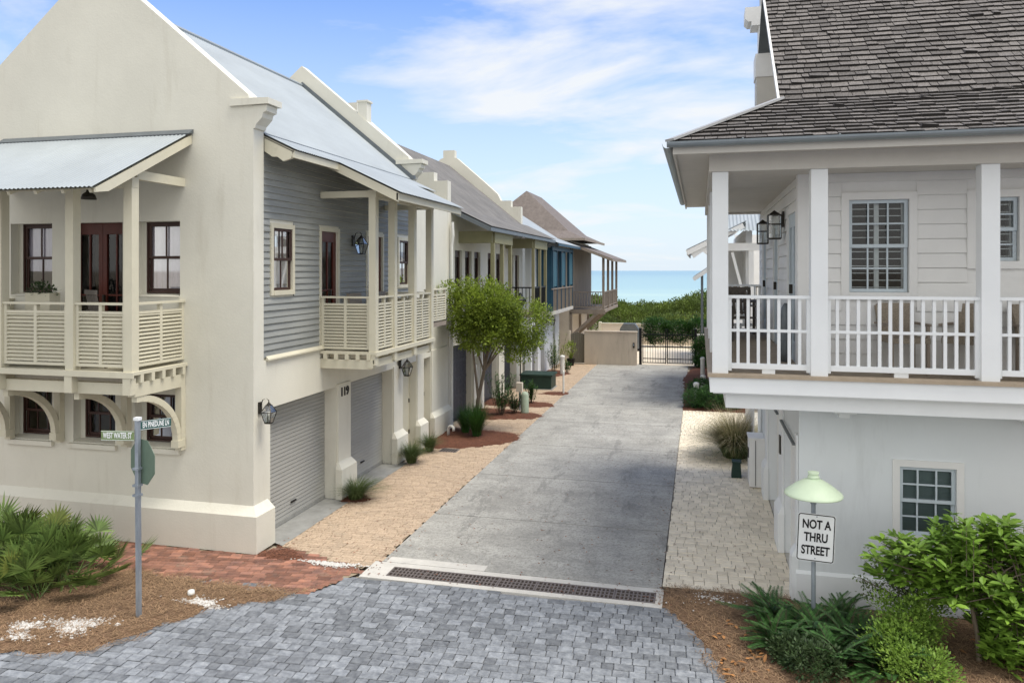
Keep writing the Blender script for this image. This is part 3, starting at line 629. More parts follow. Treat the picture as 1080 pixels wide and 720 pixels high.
def rv0(): return Vector((R.uniform(-1,1),R.uniform(-1,1),R.uniform(-1,1)))
# palmetto clump on the left
def palmetto(x, y, n, label, sc=1.0, name='palmetto'):
    t_ = thing(name, (x, y, .02), label, 'palmetto shrub', 'palmetto clumps in the corner bed'); fm = MB(); yl = []; st = MB()
    for k in range(n):
        a = R.uniform(0, 6.28); el = R.uniform(.25, 1.35); L_ = R.uniform(.55, 1.0)*sc; b = Vector((x+R.uniform(-.28,.28)*sc, y+R.uniform(-.25,.25)*sc, .03))
        d = Vector((math.cos(a)*math.cos(el), math.sin(a)*math.cos(el), math.sin(el))); tip = b+d*L_*.85
        st.tube([b, b.lerp(tip, .5)+Vector((0,0,.03)), tip], [.008,.006,.004], 4)
        fd = (d+Vector((0,0,R.uniform(-.1,.9)))+rv0()*.3).normalized(); s = fd.cross(Vector((0,0,1))).normalized(); nrm = s.cross(fd)
        rr = R.uniform(.30,.43)*sc; nl = 17; mm = fm
        if R.random() < .10: mm = MB(); yl.append(mm)
        for i in range(nl):
            th = (i/(nl-1)-.5)*2*rad(100); q = (fd*math.cos(th)+s*math.sin(th)+nrm*.12*abs(math.sin(th))).normalized()
            l2 = rr*(1-.25*abs(th)/1.8)*R.uniform(.88,1.08); ws = q.cross(nrm).normalized()*.019*sc
            m1 = tip+q*l2*.5; e1 = tip+q*l2+Vector((0,0,-.05*l2))
            mm.add([tip, m1-ws, e1, m1+ws], [(0,1,2,3)])
    st.build('stem', 'lf_palm', t_); fm.build('frond', 'lf_palm', t_, fixn=False)
    for ym in yl: ym.build('yellow_frond', 'lf_palmy', t_, fixn=False)
palmetto(-9.35, 9.05, 42, 'large fan leaved palmetto clump at the left edge of the photo beside the stucco wall', 1.1)
palmetto(-8.85, 9.15, 36, 'rightmost fan leaved palmetto clump, nearest the metal sign post', .95)
palmetto(-9.1, 8.75, 26, 'low front palmetto clump spreading over the pine straw in front of the taller ones', .85)
palmetto(-10.1, 9.2, 26, 'palmetto clump cut by the left edge of the photo', 1.15)
# tree in the first bed
tr = thing('street_tree', (-6.2,20.75,.03), 'small multi stemmed tree with yellow green foliage growing between the lane and the garages', 'tree')
tk = MB(); joints = [(-6.25,20.75,.03),(-6.15,20.8,.9),(-6.02,20.9,1.6),(-5.9,20.9,2.3),(-5.75,20.9,3.0)]
tk.tube(joints, [.06,.055,.05,.04,.025], 8); tk.tube([(-6.15,20.7,.03),(-6.1,20.65,1.0),(-6.2,20.6,2.0),(-6.35,20.7,3.1)], [.045,.04,.032,.018], 8)
for e_ in ((-4.9,20.9,3.2),(-4.6,21.1,3.3),(-6.7,20.5,3.8),(-5.9,20.4,4.3),(-5.3,20.7,4.1),(-5.4,21.4,3.0)): 
    tk.tube([(-6.0,20.9,1.7),tuple((Vector((-6.0,20.9,1.7)).lerp(Vector(e_), .5)+Vector((.0,0,.15)))),e_], [.028,.02,.008], 6)
tk.build('trunk', 'trunk', tr)
cw_ = MB(); crown(cw_, [(-6.15,20.5,3.45,.85,.8,.8),(-5.65,20.7,3.5,.8,.75,.8),(-5.9,20.6,2.85,.95,.8,.5),(-4.75,21.0,3.0,.6,.55,.7),(-4.4,21.2,3.4,.3,.35,.25),(-6.75,20.3,4.0,.3,.35,.25),(-5.0,21.0,2.4,.5,.45,.4)], 720, 46, .085, .045, spread=.18, shell=.3)
cw_.build('crown', 'lf_tree', tr, fixn=False)

def grass(name, x, y, n, h, r, mt, label, cat='ornamental grass', w=.005, droop=.6, group=None, lean=(0,0)):
    m = MB(); blades(m, x, y, .02, n, h, r, w, droop, 4, lean); return tag(m.build(name, mt, fixn=False), label, cat, group)
G1 = 'grass tufts at the garage pillars'
grass('grass_tuft', -6.72, 14.05, 800, .55, .62, 'lf_grass', 'dark grass tuft leaning out from the pillar with the house number', lean=(.18,0), group=G1)
grass('grass_tuft', -6.68, 17.0, 900, .62, .5, 'lf_grass', 'grass tuft beside the pillar after the second roller door', group=G1)
grass('grass_tuft', -6.66, 18.2, 700, .58, .45, 'lf_grass', 'grass tuft next to the last pillar of the cream house, by the ground grate', group=G1)
grass('strap_leaf_plant', -5.95, 20.0, 700, 1.05, .5, 'lf_gr2', 'upright bright green strap leaved clump at the foot of the tree', 'plant', w=.010, droop=.35)
grass('strap_leaf_plant', -6.4, 20.4, 420, .9, .45, 'lf_gr2', 'second strap leaved clump behind the first, against the dark door', 'plant', w=.010, droop=.35)
pg = thing('feather_grass', (.85,19.5,0), 'big tan and green feathery grass mound on the cream patio by the white wall', 'ornamental grass')
m = MB(); blades(m, .85, 19.5, 0, 2400, 1.25, 1.35, .005, .75); m.build('leaf_blades', 'lf_grass', pg, fixn=False); m = MB(); blades(m, .85, 19.5, .05, 2200, 1.5, 1.35, .0045, .7); m.build('seed_plumes', 'lf_tan', pg, fixn=False)
def spiky(x, y, n, h, label, mt='lf_small', z=.03):
    t_ = thing('leafy_shrub', (x, y, z), label, 'shrub', 'shrubs in the garage beds'); m = MB(); s = MB()
    for k in range(n):
        a = R.uniform(0,6.28); r = R.uniform(.05,.38)*h; hh = h*R.uniform(.5,1.05); top = Vector((x+r*math.cos(a), y+r*math.sin(a), z+hh)); b = Vector((x+r*.2*math.cos(a), y+r*.2*math.sin(a), z))
        s.tube([b, top], [.008,.004], 5)
        for j in range(46):
            t2 = R.uniform(.25, 1.03); p = b.lerp(top, t2); d = rv()+Vector((0,0,.5)); leaf(m, p, d, Vector((0,0,1)), R.uniform(.09,.16), .022)
    s.build('stem', 'darktrunk', t_); m.build('foliage', mt, t_, fixn=False)
spiky(-6.1, 23.1, 26, 1.25, 'tall spiky leaved shrub right behind the pale green pedestal', 'lf_fern')
spiky(-5.75, 23.5, 16, .8, 'lower shrub in front of the second garage bed, touching the pedestal', 'lf_small')
spiky(-5.6, 25.4, 14, .8, 'green shrub just right of the pale green pedestal', 'lf_gr2')
spiky(-6.3, 33.3, 14, 1.3, 'leafy shrub beside the white bollard near the white wall', 'lf_gr2')
spiky(-6.5, 35.2, 12, 1.7, 'tall thin shrub at the corner of the white wall', 'lf_tree')
spiky(-5.75, 33.6, 8, .55, 'low green plant at the foot of the white bollard', 'lf_gr2')
# crumbs of leaf and grit blown over the paving
db = MB()
for k in range(1500):
    x, y = R.uniform(-6.7, 1.3), 10.6+26*R.random()**1.7
    if R.random() < .35: x = R.choice((-4.9, -.55, -6.7))+R.gauss(0,.12)
    sz = R.uniform(.008,.03); a = R.uniform(0,6.28); dx, dy = math.cos(a)*sz, math.sin(a)*sz
    db.add([(x-dx,y-dy,.009),(x-dy*.4,y+dx*.4,.014),(x+dx,y+dy,.010),(x+dy*.4,y-dx*.4,.012)], [(0,1,2,3)])
tag(db.build('leaf_debris', 'redneedle', fixn=False), kind='stuff')
# vine on white wall
vt = thing('climbing_vine', (-6.95,34.0,.1), 'green climbing vine running up the white wall of the house with the blue porch', 'vine')
m = MB()
for k in range(900):
    z = R.uniform(.1, 3.0); y = 34.3+.25*math.sin(z*2.4)+R.gauss(0,.14); leaf(m, Vector((-7.0+R.uniform(0,.12), y, z)), rv()+Vector((.4,0,.1)), Vector((0,0,1)), .09, .06)
m.build('foliage', 'lf_gr2', vt, fixn=False); MB().tube([(-7.03,34.1,.1),(-7.02,34.45,1.0),(-7.03,34.1,2.0),(-7.03,34.4,2.9)], [.015,.012,.01,.006], 5).build('stem', 'darktrunk', vt)
# right side shrubs
GR = 'dark rounded shrubs beside the lane on the right'
for (x, y, rr, h_, lb_) in ((-.15,26.15,.42,.62,'dark rounded shrub nearest the lane on the right edge of the concrete'),(.35,26.0,.5,.75,'largest dark rounded shrub behind the cream patio'),(.95,26.0,.42,.55,'dark rounded shrub tucked under the white balcony behind the patio'),(.0,28.0,.45,.7,'dark rounded shrub beside the low white bollards')):
    shrub('rounded_shrub', [(x,y,h_*.52,rr,rr,h_*.5)], 'lf_fern', 240, 22, .06, .022, lb_, base=(x,y,.03), spread=.08, shell=.4, group=GR)
shrub('gate_shrub', [(.12,37.0,.75,.5,.4,.75),(.3,36.6,.4,.4,.4,.4)], 'lf_gr2', 260, 20, .11, .05, 'bright green shrub leaning on the right end of the black gate', base=(.2,36.9,.03), spread=.14, shell=.4)
# hedge behind the gate and dune scrub
shrub('hedge', [(-2.6,46.5,1.0,.8,.5,.75),(-1.3,46.6,.95,.9,.5,.6),(0,46.6,1.05,.8,.5,.65),(.9,46.8,1.0,.6,.5,.6)], 'lf_gr2', 800, 22, .12, .06, 'trailing dark green hedge behind the black gate in front of the low tan wall', base=(-1,46.6,0), spread=.2, shell=.4, cat='hedge')
du = MB()
for k in range(8800):
    x = R.uniform(-12, 9) if k < 5000 else R.uniform(-32, 22); y = 52+R.random()**.8*13; hg = .75+.4*math.sin(x*.55+1)+.35*math.sin(x*1.3+y*.9)+.25*math.sin(y*1.1+x*.3)+(.45 if y > 57 else 0)
    z = tz(x, y)+hg*R.uniform(.5,1.0)*.85
    sp = .33
    for j in range(20):
        o_ = rv()*sp; leaf(du, Vector((x, y, z))+o_, o_+Vector((0,-.1,.35)), Vector((0,0,1))+rv()*.5, R.uniform(.10,.22), .085)
tag(du.build('dune_scrub', 'lf_dune', fixn=False), kind='stuff')
duf = MB(); 
for k in range(900):
    x = R.uniform(-13, 10); y = R.uniform(51, 66); leaf(duf, Vector((x,y,tz(x,y)-.1)), Vector((R.uniform(-.2,.2),R.uniform(-.2,.2),1)), Vector((0,1,0)), 1.2, .02)
tag(duf.build('dune_scrub_stems', 'darktrunk', fixn=False), kind='stuff')

# ---- foreground right shrubs
def fern(x, y, z, n, L_, label, mt='lf_fern', grp='dark fern leaved shrubs in the front right bed'):
    t_ = thing('fern_shrub', (x, y, z), label, 'shrub', grp); m = MB(); st = MB()
    for k in range(n):
        a = R.uniform(0,6.28); el = R.uniform(.35,1.45); l_ = L_*R.uniform(.65,1.1); b = Vector((x+R.uniform(-.12,.12), y+R.uniform(-.12,.12), z)); hd = Vector((math.cos(a), math.sin(a), 0)); pts = []
        for i in range(7):
            t2 = i/6; pts.append(b+hd*(l_*math.cos(el)*t2+l_*.22*t2*t2)+Vector((0,0,l_*math.sin(el)*t2-l_*.30*t2*t2)))
        st.tube(pts, [.005,.004,.004,.003,.003,.002,.002], 3, cap=False)
        for i in range(34):
            t2 = .10+.9*i/33; f = t2*6; j = min(int(f), 5); p = pts[j].lerp(pts[j+1], f-j); d = (pts[j+1]-pts[j]).normalized(); s = d.cross(Vector((0,0,1))).normalized()
            for sg in (-1, 1): leaf(m, p, s*sg+d*.55+Vector((0,0,.25)), s.cross(d)*sg if False else Vector((0,0,1)), .125*(1-.6*t2)*L_/.6, .015)
    st.build('stem', 'darktrunk', t_); m.build('frond', mt, t_, fixn=False)
for (x, y, n, l_, lb_) in ((.95,10.35,46,.62,'leftmost dark fern leaved shrub in the front right bed, beside the mulch'),(1.35,10.05,46,.6,'dark fern leaved shrub directly in front of the street lamp post'),(.95,9.75,40,.55,'low front fern leaved shrub nearest the paved street'),
        (1.85,10.0,46,.62,'dark fern leaved shrub just right of the street lamp post'),(1.55,9.45,46,.6,'fern leaved shrub at the bottom edge of the photo below the lamp post'),(2.05,9.4,40,.6,'fern leaved shrub at the bottom edge between lamp post and the light green bush'),(1.75,10.55,30,.5,'small fern leaved shrub behind the lamp post near the white wall')):
    fern(x, y, .03, n, l_, lb_)
for (x, y, rr, h_, lb_) in ((1.25,9.15,.3,.35,'small leaved ground shrub at the bottom of the photo left of centre of the bed'),(1.05,9.4,.22,.28,'tiny small leaved sprig beside the dry orange leaves')):
    shrub('ground_shrub', [(x,y,h_*.5,rr,rr,h_*.5)], 'lf_small', 130, 14, .05, .028, lb_, base=(x,y,.03), spread=.07, group='low small leaved shrubs', stems=5, stemr=.006)
shrub('light_green_bush', [(2.40,9.75,.40,.30,.28,.36),(2.15,9.55,.28,.30,.3,.25),(2.62,9.95,.50,.22,.25,.22),(2.35,9.2,.2,.38,.3,.2),(2.15,9.9,.55,.16,.16,.14)], 'lf_box', 520, 18, .045, .027, 'light green small leaved bush between the ferns and the broad leaved shrub', base=(2.35,9.65,.05), spread=.11, shell=.3)
# thin dull-leaved shrub
sp = thing('open_shrub', (2.75,10.5,.1), 'sparse dark shrub with tiny leaves arching toward the lamp before the white wall', 'shrub'); m = MB(); s = MB()
for k in range(18):
    e_ = Vector((2.05+R.uniform(-.25,.55), 10.35+R.uniform(-.2,.2), .85+R.uniform(-.28,.22))); b = Vector((2.75,10.5,.1)); c = b.lerp(e_, .5)+Vector((0,0,.12)); s.tube([b, c, e_], [.010,.006,.003], 5)
    for j in range(90):
        t2 = R.uniform(.45,1.05); p = c.lerp(e_, (t2-.5)*2) if t2 > .5 else b.lerp(c, t2*2); leaf(m, p+rv()*.07, rv(), Vector((0,0,1)), .045, .026)
s.build('stem', 'trunk', sp); m.build('foliage', 'lf_open', sp, fixn=False)
# broad-leaved shrub
bl = thing('broad_leaved_shrub', (3.2,9.9,.1), 'tall bright green broad leaved shrub at the right edge before the white house window', 'shrub'); s = MB(); m = MB()
trunks = [((3.12,9.75,.08),(3.05,9.8,.75)),((3.35,9.85,.08),(3.3,9.9,.8)),((3.45,9.7,.08),(3.6,9.8,.8)),((3.25,10.0,.08),(3.1,10.1,.9))]
tips = []
for b, c in trunks:
    c = Vector(c); s.tube([b, (Vector(b)+c)/2+Vector((.02,0,0)), c], [.030,.026,.020], 8)
    for k in range(52):
        a = R.uniform(0,6.28); r = R.uniform(.15,1.0); e_ = Vector((3.05+r*math.cos(a)*1.05, 9.9+r*math.sin(a)*.6, .72+R.uniform(0,.85+.25*max(0,math.cos(a)))*(1-.38*r)+.08*r)); s.tube([c, c.lerp(e_, .5)+Vector((0,0,.08)), e_], [.012,.008,.004], 5); tips.append((e_, (e_-c).normalized()))
for k in range(90):
    e_ = Vector((3.55+R.uniform(-.35,.6)+0*R.uniform(-.5,.5), 9.75+R.uniform(-.4,.4), R.uniform(.25,.95))); s.tube([(3.5,9.8,.7), e_], [.006,.004], 5); tips.append((e_, Vector((.3,0,.8))))
for k in range(26):
    e_ = Vector((3.25+R.uniform(-.5,.95), 9.9+R.uniform(-.4,.4), 1.45+R.uniform(-.08,.25))); s.tube([(e_.x,e_.y,1.0), e_], [.006,.004], 5); tips.append((e_, Vector((0,0,1))))
for e_, d in tips:
    for w_ in range(6):
        base = e_-d*w_*.055
        for j in range(4):
            a = R.uniform(0,6.28); o_ = Vector((math.cos(a), math.sin(a), R.uniform(-.15,.6))); rleaf(m, base+rv()*.03, o_+d*.3, Vector((0,0,1))+rv()*.4, R.uniform(.11,.185), R.uniform(.045,.070))
s.build('trunk', 'trunk', bl); m.build('crown', 'lf_bright', bl, fixn=False)
# dry leaves
od = MB()
for k in range(70):
    x, y = R.choice(((R.uniform(.2,1.0), R.uniform(8.9,10.2)), (R.uniform(2.8,4), R.uniform(8.8,10.4)))); z = hzR(x, y)
    if z is None: continue
    rleaf(od, Vector((x,y,z+.02)), Vector((R.uniform(-1,1),R.uniform(-1,1),.1)), Vector((0,0,1)), R.uniform(.05,.12), .04)
tag(od.build('leaf_litter', 'orange', fixn=False), kind='stuff')

# ================================================================ CREAM CORNER HOUSE
H1 = thing('corner_house', (-10.2,11.2,0), 'cream stucco two storey corner house with steep gable, louvred balconies and grey roller doors', 'house')
fF = FN(11.05); fS = FX(-7.1)
ups = [(-12.0,-11.1,4.15,5.43),(-10.75,-9.63,3.05,5.43),(-9.38,-8.49,4.15,5.43)]; lows = [(-12.0,-11.1,1.6,2.5),(-10.65,-9.78,1.6,2.5),(-9.38,-8.52,1.6,2.5)]
W = MB(); panel(W, fF, -13.3, -7.1, 0, 7.0, .3, ups+lows)
# gable above z 7 (shoulders, rakes)
def gable(m, Y0, th, xl, xr, zs, za, zb=7.0, inset=.12, capw=.33):
    xc = (xl+xr)/2; pts = [(xl,Y0,zb),(xr,Y0,zb),(xr,Y0,zs),(xr-.08,Y0,zs+.14),(xr-.10,Y0,zs+.22),(xc,Y0,za),(xl+.10,Y0,zs+.22),(xl+.08,Y0,zs+.14),(xl,Y0,zs)]
    m.prism(pts, (0,th,0))
gable(W, 11.05, .3, -13.3, -7.1, 7.27, 9.99)
gable(W, 18.1, .3, -13.3, -7.1, 7.27, 9.99, zb=2.9)
# side lower wall
gh = [(11.55,13.98,0,2.26),(14.58,16.85,0,2.26),(17.45,18.4,0,2.26),(18.9,19.47,0,2.26)]
panel(W, fS, 11.35, 20.9, 0, 3.08, .3, gh)
W.box(-7.4,-7.1,18.4,20.9,3.08,6.3)
W.box(-13.3,-13.0,11.35,20.9,0,7.0); W.box(-13.0,-7.4,20.6,20.9,0,6.3)
panel(W, FX(-7.14), 11.35, 18.1, 3.08, 6.82, .26, [(11.66,12.28,4.25,5.33),(13.39,14.07,3.08,5.36),(15.5,16.3,3.08,5.36),(17.28,17.87,4.25,5.33)])
# reveals' inner stops beside the recessed windows
for (a0,a1,z0,z1) in [ups[0],ups[2]]+lows:
    W.lb(fF, a0, a0+.09, -.26, -.17, z0, z1); W.lb(fF, a1-.05, a1, -.26, -.17, z0, z1)
    W.prism([fF(a0,-.3,z0), fF(a0,.02,z0), fF(a0,.02,z0-.0+.01), fF(a0,-.3,z0+.06)], (a1-a0,0,0))
wall1 = W.build('wall', 'cream', H1)
# plinth with sloped top
P_ = MB(); pr = [fF(-13.3,0,0), fF(-13.3,.12,0), fF(-13.3,.12,.60), fF(-13.3,.0,.74)]; P_.prism(pr, (6.2,0,0))
P_.add([(-7.1,10.93,0),(-6.97,10.93,0),(-6.97,11.49,0),(-7.1,11.49,0),(-7.1,10.93,.60),(-6.97,10.93,.60),(-6.97,11.49,.60),(-7.1,11.49,.60),(-7.1,11.05,.74),(-7.1,11.47,.74)],
       [(0,1,5,4),(1,2,6,5),(2,3,7,6),(4,5,8),(5,6,9,8),(6,7,9),(0,3,2,1)])
P_.build('plinth', 'cream', H1)
# corner and garage pillars with flared feet
for a0, a1 in ((13.98,14.58),(16.85,17.45),(18.4,18.9),(19.47,20.9)):
    m = MB(); flare_col(m, fS, a0+.02, a1-.02, 0, .03, 2.30 if a1 < 18 else 2.42, .11, .60); m.build('pillar', 'cream', H1)
m = MB(); m.prism([fS(11.42,0,3.075), fS(11.42,.05,3.075), fS(11.42,.05,3.10), fS(11.42,0,3.15)], (0,6.6,0)); m.build('sill_band', 'creamtrim', H1)
for Y0 in (11.05, 18.1):     # shoulder cornices with corbels
    for sx, xw in ((1,-7.1),(-1,-13.3)):
        c = MB()
        x_ = lambda d: xw+sx*d
        c.prism([(x_(-.42),Y0-.05,7.30),(x_(.30),Y0-.05,7.31),(x_(.30),Y0-.05,7.41),(x_(-.42),Y0-.05,7.42)], (0,.42,0))
        c.prism([(x_(0),Y0-.004,6.92),(x_(.03),Y0-.004,6.93),(x_(.05),Y0-.004,6.99),(x_(.16),Y0-.004,7.10),(x_(.18),Y0-.004,7.18),(x_(.24),Y0-.004,7.20),(x_(.25),Y0-.004,7.30),(x_(0),Y0-.004,7.30)], (0,.31,0))
        c.build('cornice', 'cream', H1)
c = MB(); c.box(-8.6,-8.35,18.12,18.4,8.2,8.95); c.box(-8.63,-8.32,18.10,18.42,8.95,9.0); c.build('vent_stack', 'cream', H1)
# clapboard upper side wall
fC = FX(-7.14); hol = [(11.58,12.36,4.17,5.41),(13.31,14.15,3.0,5.44),(15.42,16.38,3.0,5.44),(17.2,17.95,4.17,5.41)]
m = MB(); siding(m, fC, 11.352, 18.098, 3.12, 6.86, .112, hol, wob=.004, thick=.022, gap=.010); m.build('clapboard', 'clap', H1)
window(H1, fC, 11.66, 12.28, 4.25, 5.33, 2, 1, cw=.08, rec=-.03, proud=.045); window(H1, fC, 17.28, 17.87, 4.25, 5.33, 2, 1, cw=.08, rec=-.03, proud=.045)
fdoor(H1, fC, 13.39, 14.07, 3.09, 5.36, rec=.02, leaves=1, cw=.08); fdoor(H1, fC, 15.5, 16.3, 3.09, 5.36, rec=.02, leaves=1, cw=.08)
for k, (a0,a1,z0,z1) in enumerate([ups[0],ups[2]]):
    window(H1, fF, a0+.09, a1-.05, z0+.06, z1, 2, 1, cw=0, rec=.19, curt_z=.35 if k == 0 else 0)
for (a0,a1,z0,z1) in lows: window(H1, fF, a0+.09, a1-.05, z0+.06, z1, 3, 1, cw=0, rec=.19, curt=None)
fdoor(H1, fF, -10.75, -9.63, 3.05, 5.43, rec=.17, leaves=2)
m = MB()
for (a0,a1,z0,z1) in lows: m.lb(fF, a0-.08, a1+.05, 0.002, .07, z0-.09, z0-.01)
m.build('window_sill', 'cream', H1)
rollup(H1, fS, 11.5, 13.98, 0, 2.26, .27); rollup(H1, fS, 14.58, 16.85, 0, 2.26, .27)
for a0, a1 in ((17.45,18.4),(18.9,19.47)):
    m = MB(); m.lb(fS, a0, a1, -.25, -.19, 0.02, 2.26); m.lb(fS, (a0+a1)/2-.01, (a0+a1)/2+.01, -.19, -.185, .05, 2.2); d_ = m.build('side_door', 'creamtrim', H1)
    for z in (.4,1.2,2.0): h = MB(); h.lb(fS, a1-.06, a1-.03, -.19, -.17, z, z+.1); h.build('hinge', 'bronze', d_)
text_mesh('119', 'house_number', basis((-7.066,14.27,2.12), (0,1,0), (0,0,1)), .24, 'blackmetal', H1, sx=1.05, off=.006, ext=.012)
# main roof
m = MB(); corr(m, (-10.2,11.36,9.42),(-10.2,18.1,9.42),(-7.1,11.36,6.86),(-7.1,18.1,6.86)); corr(m, (-10.2,11.36,9.42),(-10.2,18.1,9.42),(-13.3,11.36,6.86),(-13.3,18.1,6.86))
corr(m, (-7.12,11.36,6.865),(-7.12,12.95,6.865),(-6.52,11.36,6.58),(-6.52,12.95,6.58)); corr(m, (-7.12,12.95,6.865),(-7.12,16.75,6.865),(-5.30,12.95,6.0),(-5.30,16.75,6.0)); corr(m, (-7.12,16.75,6.865),(-7.12,18.1,6.865),(-6.45,16.75,6.55),(-6.45,18.1,6.55))
rf = m.build('roof', 'metalroof', H1, smooth=True, fixn=False)
m = MB(); m.tube([(-10.2,11.36,9.47),(-10.2,18.1,9.47)], .05, 8); m.build('ridge_cap', 'metalroof', rf)
m = MB(); m.bar((-7.10,11.36,6.895),(-7.10,18.08,6.895),.035,.018); m.build('lap_flashing', 'flash', rf)
m = MB()       # soffit boards, fascias, rafters under the side roof
sl = lambda x: 6.86-(x+7.12)*-.0-(x+7.12)*.475
def slab(m, x0, x1, y0, y1, t0, t1): m.add([(x0,y0,sl(x0)-t1),(x1,y0,sl(x1)-t1),(x1,y1,sl(x1)-t1),(x0,y1,sl(x0)-t1),(x0,y0,sl(x0)-t0),(x1,y0,sl(x1)-t0),(x1,y1,sl(x1)-t0),(x0,y1,sl(x0)-t0)], [(0,3,2,1),(4,5,6,7),(0,1,5,4),(1,2,6,5),(2,3,7,6),(3,0,4,7)])
slab(m, -7.13, -6.55, 11.37, 12.97, .0, .03); slab(m, -7.13, -5.34, 12.97, 16.73, .0, .03); slab(m, -7.13, -6.5, 16.73, 18.08, 0, .03)
slab(m, -7.1, -5.36, 12.97, 13.02, .03, .17); slab(m, -7.1, -5.36, 16.68, 16.73, .03, .17)
m.bar((-5.37,12.97,6.0-.05),(-5.37,16.73,6.0-.05),.04,.13); m.bar((-6.56,11.37,6.53),(-6.56,12.97,6.53),.04,.12)
m.prism([(-7.1,11.37,6.60),(-7.1,11.37,6.84),(-6.56,11.37,6.58),(-6.60,11.37,6.46),(-6.75,11.37,6.42),(-6.86,11.37,6.50),(-6.95,11.37,6.50)], (0,.06,0))
y = 13.5
while y < 16.6: slab(m, -7.08, -5.42, y, y+.06, .03, .13); y += .45
m.build('eave', 'creamtrim', rf)
m = MB(); m.bar((-7.08,18.09,6.95),(-10.2,18.09,9.52),.06,.10); m.box(-7.1,-7.0,18.02,18.1,6.9,7.0); m.build('flashing', 'flash', rf)

# side balcony (part of the house)
def balcony_deck(m, fr, a0, a1, d, z, end_n, e0=True):
    m.lb(fr, a0, a1, 0, d, z-.05, z); m.lb(fr, a0, a1, d, d+.02, z-.08, z)           # deck
    for aa in (a0+.03, a1-.15): m.lb(fr, aa, aa+.12, 0, d-.08, z-.33, z-.15)
    k = a0+.0
def joists_x(m, fr, a0, a1, d, z, n=6):
    for aa in (a0, a1):
        for k in range(n): dd = .12+(d-.2)*k/(n-1); m.lb(fr, aa-.05, aa+.05, dd-.035, dd+.035, z-.149, z-.051)
B = MB(); balcony_deck(B, fS, 13.28, 16.56, 1.16, 3.05, 0); joists_x(B, fS, 13.31, 16.5, 1.1, 3.05, 5)
B.lb(fS, 13.28, 16.5, .98, 1.10, 2.75, 2.90); B.lb(fS, 13.42, 16.35, .1, .14, 2.9, 2.995)
B.prism([fS(13.30,.03,2.72), fS(13.30,1.02,2.72), fS(13.30,1.12,2.84), fS(13.30,1.12,2.90), fS(13.30,.03,2.90)], (0,.12,0)); B.build('balcony_deck', 'creamtrim', H1)
for yy in (13.37, 14.3, 15.38, 16.45):
    m = MB(); m.box(-6.09,-5.95,yy-.07,yy+.07,2.80,5.98); m.build('balcony_post', 'creamtrim', H1)
m = MB(); m.box(-6.10,-5.94,13.30,16.52,5.981,6.12); m.box(-7.1,-6.101,13.31,13.43,5.99,6.11); m.box(-7.1,-6.101,16.38,16.5,5.99,6.11); m.build('balcony_beam', 'creamtrim', H1)
m = MB()
for y0, y1 in ((13.44,14.23),(14.37,15.31),(15.45,16.38)): louvre_rail(m, (-6.02,y0), (-6.02,y1), 3.06, 4.10, panels=2)
m.build('balcony_railing', 'creamtrim', H1)
m = MB(); louvre_rail(m, (-7.1,13.37), (-6.09,13.37), 3.06, 4.10, panels=2); m.build('balcony_railing', 'creamtrim', H1)
m = MB(); louvre_rail(m, (-7.1,16.45), (-6.09,16.45), 3.06, 4.10, panels=2); m.build('balcony_railing', 'creamtrim', H1)
m = MB(); m.lb(fS, 17.1, 18.6, 0, .75, 3.2, 3.3); m.build('rear_balcony_deck', 'brownwood', H1)
m = MB(); louvre_rail(m, (-6.37,17.15), (-6.37,18.55), 3.32, 4.14, panels=2); m.build('rear_balcony_railing', 'creamtrim', H1)

# front balcony
fpx = [-11.96,-10.89,-9.51,-8.44]; yF = 9.86
B = MB(); B.box(-12.06,-8.34,9.78,11.05,3.0,3.05); B.box(-12.08,-8.32,9.75,9.78,2.96,3.05)
for xx in (fpx[0], fpx[3]):
    B.box(xx-.06,xx+.06,9.86,11.04,2.66,2.87)
    for k in range(5): yy = 9.98+k*.245; B.box(xx-.10,xx+.10,yy-.035,yy+.035,2.872,2.998)
B.box(-12.0,-8.39,9.88,9.98,2.68,2.86)
for xx in fpx: B.box(xx-.07,xx+.07,9.76,9.879,2.70,2.955)
B.build('porch_deck', 'creamtrim', H1)
for xx in fpx:
    m = MB(); m.box(xx-.075,xx+.075,yF-.075,yF+.075,3.05,5.86); m.build('porch_post', 'creamtrim', H1)
    b = MB(); b.lb(fF, xx-.06, xx+.06, .003, .11, 1.60, 2.66); n = 12; arc = []
    for k in range(n+1):
        th = math.pi/2*k/n; arc.append((1.12-(1.12-.14)*math.cos(th), 1.78+.84*math.sin(th)))
    for k in range(n):
        (d0,z0),(d1,z1) = arc[k], arc[k+1]; 
        nx, nz = (z1-z0), -(d1-d0); l = math.hypot(nx, nz); nx, nz = nx/l*.05, nz/l*.05
        a = [fF(xx-.05,d0+nx,z0+nz), fF(xx-.05,d1+nx,z1+nz), fF(xx-.05,d1-nx,z1-nz), fF(xx-.05,d0-nx,z0-nz)]
        b.prism(a, (.10,0,0))
    b.lb(fF, xx-.07, xx+.07, .02, .20, 1.66, 1.78); b.build('bracket', 'creamtrim', H1)
m = MB()
for x0, x1 in ((fpx[0],fpx[1]),(fpx[1],fpx[2]),(fpx[2],fpx[3])): louvre_rail(m, (x0+.075,yF), (x1-.075,yF), 3.08, 4.10, panels=2)
m.build('porch_railing', 'creamtrim', H1)
for xx in (fpx[3], fpx[0]):
    m = MB(); louvre_rail(m, (xx,yF+.075), (xx,11.05), 3.08, 4.10, panels=2); m.build('porch_railing', 'creamtrim', H1)
m = MB(); m.box(-12.05,-8.36,yF-.07,yF+.07,5.861,6.02)
for xx in (fpx[0], fpx[3]): m.box(xx-.05,xx+.05,yF+.071,11.048,6.0,6.14)
m.build('porch_beam', 'creamtrim', H1)
ps = lambda y: 5.78+(y-8.92)*.53
